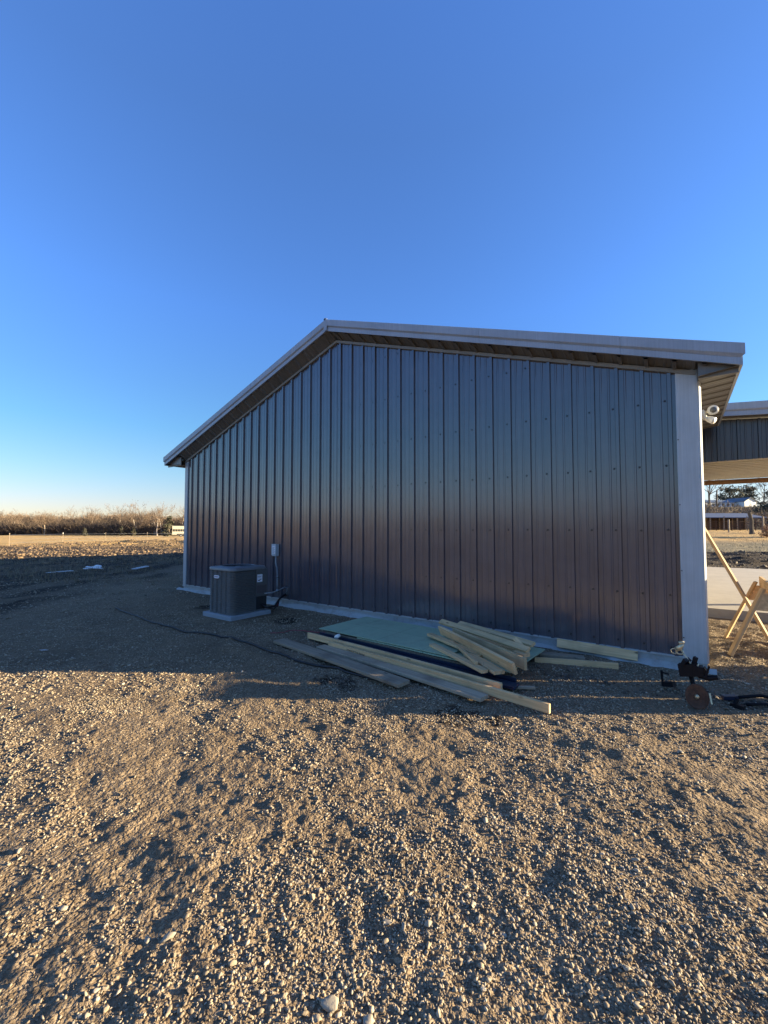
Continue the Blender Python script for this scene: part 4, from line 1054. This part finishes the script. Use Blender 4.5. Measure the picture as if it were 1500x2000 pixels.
def leafy(name, H, W, seed, n=1600, mat='needle', trunk=.22, base=.12, cone=False, ls=.16):
    R = random.Random(seed); root = empty(name); q = MB()
    q.tube([(0, 0, -.1), (R.gauss(0,.1), 0, H*.4), (R.gauss(0,.2), R.gauss(0,.2), H*.8)], [trunk, trunk*.7, .04], 6, cap=False); 
    clumps = []
    for k in range(64 if not cone else 34):
        t = R.uniform(base, .97); 
        rr = W*.5*((1-t)*1.15 if cone else math.sqrt(max(.05, 1-(2*(t-base)/(1-base)-1)**2)))*R.uniform(.2, 1)
        a = R.uniform(0, 2*PI); clumps.append((Vector((rr*math.cos(a), rr*math.sin(a), H*t)), W*R.uniform(.08, .2)*(.7 if cone else 1)))
        c = clumps[-1][0]; q.tube([(0, 0, H*max(.1, t-.22)), tuple(c)], [trunk*.3, .02], 4, cap=False)
    me = bpy.data.meshes.new('trunk'); me.from_pydata([tuple(v) for v in q.v], [], q.f); link_mesh('trunk', me, M['bark_dark'], root)
    vs = []; fs = []
    for k in range(n):
        c, r = R.choice(clumps); d = Vector((R.gauss(0,1), R.gauss(0,1), R.gauss(0,.7))).normalized()*r*R.uniform(.3, 1.15); p = c + d
        u = Vector((R.gauss(0,1), R.gauss(0,1), R.gauss(0,1))).normalized(); v = u.cross(Vector((R.gauss(0,1), R.gauss(0,1), R.gauss(0,1)))).normalized()
        s_ = ls*R.uniform(.5, 1.3); b = len(vs); vs += [p - u*s_, p + v*s_*.5, p + u*s_, p - v*s_*.5]; fs.append((b, b+1, b+2, b+3))
    me = bpy.data.meshes.new('crown'); me.from_pydata([tuple(v) for v in vs], [], fs); link_mesh('crown', me, M[mat], root)
    return root
def place(o, X, Z, s=1., rz_=0., label=None, cat='tree', group=None, dz=0.):
    x, y = XZ(X, Z); o.location = (x, y, gh(x, y)+dz); o.rotation_euler = (0, 0, rz_); o.scale = (s, s, s)
    if label: o['label'] = label
    o['category'] = cat
    if group: o['group'] = group
    return o
protos = [bare_tree('bare_tree', 9.0, 21+i, (.55, .65, .5, .6)[i], 1100, trunk_r=.27) for i in range(4)]
used = [False]*4
def inst(k):
    if not used[k]: used[k] = True; return protos[k]
    return copy_tree(protos[k])
GRP = 'bare trees along the far side of the field'
front = [(-70, 128, .98, 'pale-barked bare tree with a forked trunk, left of the middle of the tree line'), (-58.5, 128, 1.1, 'broad bare tree with the widest crown, middle of the tree line'),
         (-50.5, 127, 1.05, 'pale-trunked bare tree standing right of the widest crown'), (-47.0, 126, 1.1, 'tall pale bare tree nearest the building in the tree line')]
for i, (X, Z, s, lab) in enumerate(front): place(inst(i), X, Z, s, i*1.3, lab, 'tree', GRP)
R_ = random.Random(5)
common = 'bare brown deciduous tree among its like in the far tree line'
for k in range(44):
    X = -136 + k*2.25 + R_.uniform(-1.2, 1.2); Z = R_.uniform(131, 150)
    place(inst(R_.randrange(4)), X, Z, R_.uniform(.68, 1.0)*(1 if X > -98 else .92)*1.1, R_.uniform(0, 6.3), common, 'tree', GRP)
cp_ = leafy('cedar_bush', 3.0, 2.4, 71, 900, 'needle', .12, .05, True, .16)
place(cp_, -88, 122, .8, 0, 'small dark cedar at the foot of the tree line, left one', 'bush', 'dark cedars at the foot of the tree line')
place(copy_tree(cp_), -76.5, 121, .95, 1, 'dark low cedar just left of the forked pale tree', 'bush', 'dark cedars at the foot of the tree line')
place(copy_tree(cp_), -73, 121, .85, 2, 'dark low cedar right beside the forked pale tree', 'bush', 'dark cedars at the foot of the tree line')
place(copy_tree(cp_), -58, 112, 1.9, 2.5, 'tall dark cedar behind the white trailer at the building edge', 'bush', 'dark cedars at the foot of the tree line')

def brush_mass(name, n, gen, mat, label, cat='undergrowth', hmin=.8, hmax=2.6, w=.05):
    X, Z, hs = gen(n); x = CAM[0]+E1[0]*X+E2[0]*Z; y = CAM[1]+E1[1]*X+E2[1]*Z; z = height(x, y, False)
    zb = z + rng.uniform(0, 1, n)*hs; l = rng.uniform(hmin, hmax, n)
    d = rng.normal(0, 1, (n, 3)); d[:, 2] = np.abs(d[:, 2])+.4; d /= np.linalg.norm(d, axis=1)[:, None]
    s_ = np.cross(d, rng.normal(0, 1, (n, 3))); s_ /= np.linalg.norm(s_, axis=1)[:, None]
    p = np.stack([x, y, zb], -1); s_ *= w
    V = np.stack([p-s_, p+s_, p+d*l[:, None]], 1).reshape(-1, 3)
    return tag(link_mesh(name, fast_mesh(name, V, np.arange(3*n).reshape(-1, 3), 3), M[mat]), label, cat, kind='stuff')
def gl(n):
    X = rng.uniform(-150, -30, n); Z = rng.uniform(131, 150, n)
    hs = 2.3 + 2.0*(.5+.5*vnoise(X, Z*0, 6, 81)) + .8*vnoise(X, Z, 2.5, 82) + (Z-131)*.05; return X, Z, np.clip(hs, .6, 5)
brush_mass('undergrowth', 75000, gl, 'shaded_brush', 'tangled undergrowth with shade painted into its colour, filling the foot of the tree line beyond the field')
def gl2(n):
    X = rng.uniform(-160, -30, n); Z = rng.uniform(148, 165, n)
    hs = 6.2 + 1.3*vnoise(X, Z*0, 7, 84) + .9*vnoise(X, Z, 2.2, 86); return X, Z, np.clip(hs, 1, 9)
brush_mass('far_woodland', 42000, gl2, 'twig', 'pale brown bare wood standing behind the front trees of the tree line', 'woodland', 1.0, 2.8, .06)
# the same wood carries on round behind the yard
def gb(n):
    a = np.radians(rng.uniform(-250, -58, n)); r = rng.uniform(105, 135, n)
    hs = 4.5 + 2.5*vnoise(r*a, r*0, 9, 83); return r*np.sin(a), r*np.cos(a), np.clip(hs, 1, 8)
brush_mass('woodland', 30000, gb, 'brush', 'bare woodland behind the yard', 'woodland', 2, 4, .35)

# ------------------------------------------------------------------ DISTANCE, RIGHT
def rp(px, Z): return (px-750)/809.5*Z      # ground distance to the right of the camera axis
hx, hy = XZ(rp(1452, 172), 172); hz = gh(hx, hy)
ho = empty('farm_house', (hx, hy, hz), .80, 'white farm house with a long low roof on the rise behind the corral', 'house')
q = MB(); q.add([(-2.9, -3, -.5), (2.9, -3, -.5), (2.9, -3, 2.6), (0, -3, 4.1), (-2.9, -3, 2.6), (-2.9, 6, -.5), (2.9, 6, -.5), (2.9, 6, 2.6), (0, 6, 4.1), (-2.9, 6, 2.6)], [(0,1,2,3,4), (5,9,8,7,6), (0,5,6,1), (1,6,7,2), (0,4,9,5)]); q.build('wall', M['white_plastic'], ho)
q = MB(); q.add([(-3.2, -3.3, 2.45), (0, -3.3, 4.12), (0, 6.3, 4.12), (-3.2, 6.3, 2.45), (-3.2, -3.3, 2.6), (0, -3.3, 4.3), (0, 6.3, 4.3), (-3.2, 6.3, 2.6)], [(0,1,2,3),(7,6,5,4),(0,4,5,1),(1,5,6,2),(2,6,7,3),(3,7,4,0)])
q.add([(3.2, -3.3, 2.45), (0.0, -3.3, 4.125), (0.0, 6.3, 4.125), (3.2, 6.3, 2.45), (3.2, -3.3, 2.6), (0.0, -3.3, 4.305), (0.0, 6.3, 4.305), (3.2, 6.3, 2.6)], [(0,1,2,3),(7,6,5,4),(0,4,5,1),(1,5,6,2),(2,6,7,3),(3,7,4,0)]); q.build('roof', simple('house_roof', (.16, .18, .21), .7, spec=.1), ho)
q = MB(); q.box(-18, -2.95, 0.5, 5.5, -.5, 2.2); q.build('long_wing', M['sticker'], ho)
q = MB(); q.prism([(0.1, 2.2), (5.9, 2.2), (3.0, 3.4)], -18.4, -2.96, 'x'); q.build('wing_roof', simple('slate_roof', (.10, .13, .17), .5), ho)
for k in range(6):
    q = MB(); q.box(-17+k*2.4, -15.8+k*2.4, .47, .499, .8, 1.8); q.build('window', M['ac_dark'], ho)
q = MB(); q.box(-.05, .05, -3.05, -3.002, -.4, 4.0); q.box(.5, 2.4, -3.03, -3.002, -.4, 2.0); q.build('door', M['sticker'], ho)

cx, cy = XZ(rp(1425, 70), 70); cz = gh(cx, cy)
cs = empty('corral_shed', (cx, cy, cz), math.atan2(E1[1], E1[0]), 'long low open shed with a blue-grey metal roof in the corral', 'shed')
q = MB(); q.add([(-9, -1.5, 2.0), (5.0, -1.5, 2.0), (5.0, 2.6, 2.85), (-9, 2.6, 2.85), (-9, -1.5, 2.1), (5.0, -1.5, 2.1), (5.0, 2.6, 2.95), (-9, 2.6, 2.95)], [(0,3,2,1),(4,5,6,7),(0,1,5,4),(1,2,6,5),(2,3,7,6),(3,0,4,7)]); q.build('roof', simple('shed_roof', (.085, .115, .19), .85, spec=.1), cs)
for k in range(7):
    for yv in (-1.3, 2.4):
        q = MB(); q.bar((-8.8+k*2.25, yv, -.3), (-8.8+k*2.25, yv, 2.0 if yv < 0 else 2.8), .14, .14, up=(1,0,0)); q.build('post', M['post'], cs)
q = MB(); q.box(-9, 4.9, 2.5, 2.56, .0, 2.2); q.build('back_wall', simple('rusty_sheet', (.035, .02, .016), .8, 0, .5, 1.5), cs)
fx, fy = XZ(rp(1420, 66.5), 66.5)
cf = empty('corral_fence', (fx, fy, gh(fx, fy)), math.atan2(E1[1], E1[0]), 'rusty red pipe corral fence in front of the long shed', 'fence')
for k in range(14):
    q = MB(); q.bar((-8+k*1.25, .05*math.sin(k*3), -.3), (-8+k*1.25, .05*math.sin(k*3), 1.6 + (.7 if k in (6, 9, 13) else 0)), .09, .09, up=(1,0,0)); q.build('post', M['post'] if k % 3 == 0 else M['rust'], cf)
for hgt in (.35, .7, 1.05, 1.4):
    q = MB(); q.tube([(-8, -.05, hgt), (8.25, -.05, hgt+.03)], .035, 5); q.build('rail', M['rust'], cf)
# standing posts / snag
for (px, Z, h_, w_, lab) in ((1468, 58, 3.0, .45, 'thick dark dead tree trunk standing before the corral shed'),):
    x, y = XZ(rp(px, Z), Z); q = MB(); q.tube([(0, 0, -.2), (-.05, 0, .8), (.0, .0, 1.8), (-.22, 0, h_)], [w_*.75, w_*.5, w_*.45, w_*.5], 9); o = q.build('dead_trunk', M['bark_dark']); o.location = (x, y, gh(x, y)); tag(o, lab, 'tree trunk')
for (px, Z, h_, lab) in ((1490, 60, 2.4, 'tall pale fence post at the right end of the corral'), (1423, 61, 1.9, 'lone pale fence post in front of the corral shed')):
    x, y = XZ(rp(px, Z), Z); q = MB(); q.tube([(0, 0, -.3), (0, 0, h_)], .11, 8); o = q.build('fence_post', M['post']); o.location = (x, y, gh(x, y)); tag(o, lab, 'post')
x, y = XZ(rp(1400, 150), 150); q = MB(); q.tube([(0, 0, -.3), (.3, 0, 6.2)], [.28, .2], 8); o = q.build('utility_pole', M['bark_dark']); o.location = (x, y, gh(x, y)); tag(o, 'dark leaning utility pole left of the white farm house', 'pole')

bt = bare_tree('bare_tree', 17, 91, .6, 1500, 'bark_dark', 'twig', .38, .05, .35); place(bt, rp(1386, 140), 140, .95, .7, 'bare forked tree on the rise left of the farm house', 'tree')
b2 = bare_tree('bare_tree', 15, 93, .6, 1800, 'bark_dark', 'twig', .3, .05, .2); place(b2, rp(1494, 165), 165, .95, .3, 'bare tree right of the dark evergreens on the rise', 'tree')
o1 = leafy('evergreen_tree', 14, 13, 33, 5000, 'needle', .4, .06, False, .42); place(o1, rp(1427, 188), 188, .82, 0, 'dark bushy evergreen left behind the farm house', 'tree', 'dark trees behind the farm house', -1)
o2 = copy_tree(o1); place(o2, rp(1459, 192), 192, .88, 2.1, 'dark bushy evergreen right behind the white gable', 'tree', 'dark trees behind the farm house', -1)
o3 = copy_tree(o1); place(o3, rp(1520, 190), 190, .8, 4.1, 'dark bushy evergreen at the right edge beyond the bare tree', 'tree', 'dark trees behind the farm house', -1)
def gr1(n):
    th = rng.uniform(34, 50, n); Z = rng.uniform(84, 135, n); X = np.tan(np.radians(th))*Z
    hs = 2.2 + 1.8*vnoise(X, Z, 7, 85); return X, Z, np.clip(hs, .3, 4)
brush_mass('thicket', 26000, gr1, 'brush', 'brown bare thicket on the slope below the farm house', hmin=.6, hmax=2.0, w=.06)
dk_ = leafy('dark_thicket', 4.6, 8, 57, 4000, 'needle', .15, .02, False, .25); place(dk_, rp(1506, 100), 100, 1.0, .4, 'dark evergreen thicket at the right edge behind the corral shed', 'bush')
ob = leafy('russet_bush', 1.4, 2.6, 55, 900, 'russet', .06, .05, False, .10); place(ob, rp(1503, 52), 52, 1.0, 0, 'low russet bush at the right edge before the corral', 'bush')

# ------------------------------------------------------------------ out of the picture to the right: unseen lumber stacks added to cast shadow on the yard
def stack(X0, X1, Z0, Z1, h, label):
    x, y = XZ((X0+X1)/2, (Z0+Z1)/2); root = empty('shade_stack', (x, y, GZ), math.atan2(E1[1], E1[0]), label, 'lumber', 'unseen stacks added to shade the yard')
    hw, hd = (X1-X0)/2, (Z1-Z0)/2; n = int((h-.09)/.1); t = (h-.09)/n
    for k in range(n):
        q = MB(); q.box(-hw+random.uniform(0, .04), hw-random.uniform(0, .04), -hd, hd-random.uniform(0, .02), .09+k*t, .09+(k+1)*t-.004); q.build('board_layer', M['pine'], root)
    for sx in (-.8, .8):
        q = MB(); q.box(sx*hw-.05, sx*hw+.05, -hd, hd, 0, .089); q.build('block', M['pine_grey'], root)
stack(5.9, 7.2, 4.08, 4.485, 1.15, 'low unseen lumber stack added to cast shade, nearest the yard')
stack(6.0, 7.6, 4.50, 4.97, 1.5, 'middle unseen lumber stack added to cast shade right of the yard')
stack(6.1, 7.8, 4.99, 5.5, 1.55, 'tall unseen lumber stack added to cast shade, nearest the sawhorse')

# ------------------------------------------------------------------ WORLD, SUN, CAMERA
az = math.atan2(E1[0], E1[1])           # clockwise from +Y
w = bpy.data.worlds.new('World'); SC.world = w; w.use_nodes = True
nt = w.node_tree; bg = nt.nodes['Background']
sky = nt.nodes.new('ShaderNodeTexSky'); sky.sky_type = 'NISHITA'; sky.sun_disc = False
sky.sun_elevation = SUN_EL; sky.sun_rotation = az; sky.altitude = 300; sky.air_density = 1.0; sky.dust_density = .25; sky.ozone_density = 1.6
hs = nt.nodes.new('ShaderNodeHueSaturation'); hs.inputs['Saturation'].default_value = 1.0; hs.inputs['Value'].default_value = 1.0
# sky tint: pale low, bluer higher, zenith neutralised to fill the shaded ground
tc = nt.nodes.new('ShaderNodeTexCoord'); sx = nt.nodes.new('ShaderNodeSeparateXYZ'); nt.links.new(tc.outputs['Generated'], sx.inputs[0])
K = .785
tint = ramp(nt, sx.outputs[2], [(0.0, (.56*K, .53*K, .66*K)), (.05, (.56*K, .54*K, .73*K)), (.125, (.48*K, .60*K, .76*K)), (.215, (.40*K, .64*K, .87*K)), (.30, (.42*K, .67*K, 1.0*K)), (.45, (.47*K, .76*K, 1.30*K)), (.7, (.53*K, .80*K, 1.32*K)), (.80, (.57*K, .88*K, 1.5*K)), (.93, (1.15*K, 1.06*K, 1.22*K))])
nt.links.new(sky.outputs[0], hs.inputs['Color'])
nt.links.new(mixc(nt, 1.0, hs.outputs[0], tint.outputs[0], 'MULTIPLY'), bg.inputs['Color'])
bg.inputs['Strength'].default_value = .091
sd = bpy.data.lights.new('sun', 'SUN'); sd.energy = 5.0; sd.angle = math.radians(.53); sd.color = (1.0, .815, .51)
so = bpy.data.objects.new('sun', sd); COL.objects.link(so)
dirv = Vector((E1[0]*math.cos(SUN_EL), E1[1]*math.cos(SUN_EL), math.sin(SUN_EL)))
so.rotation_euler = dirv.to_track_quat('Z', 'Y').to_euler(); so.location = (20, 10, 20)

cam = bpy.data.cameras.new('camera'); co = bpy.data.objects.new('camera', cam); COL.objects.link(co); SC.camera = co
yaw, pit, rol = -0.6183, 0.0422, 0.0008
fw = Vector((math.sin(yaw)*math.cos(pit), math.cos(yaw)*math.cos(pit), math.sin(pit)))
rt = Vector((math.cos(yaw), -math.sin(yaw), 0)); up = rt.cross(fw)
rt2 = rt*math.cos(rol) + up*math.sin(rol); up2 = up*math.cos(rol) - rt*math.sin(rol)
mt = Matrix((rt2, up2, -fw)).transposed().to_4x4(); mt.translation = Vector(CAM); co.matrix_world = mt
cam.sensor_fit = 'VERTICAL'; cam.sensor_height = 24; cam.lens = 809.5/2000*24
cam.clip_start = .05; cam.clip_end = 3000
SC.view_settings.view_transform = 'Standard'; SC.view_settings.look = 'None'; SC.view_settings.exposure = 2.05; SC.view_settings.gamma = 1
SC.render.engine = 'CYCLES'
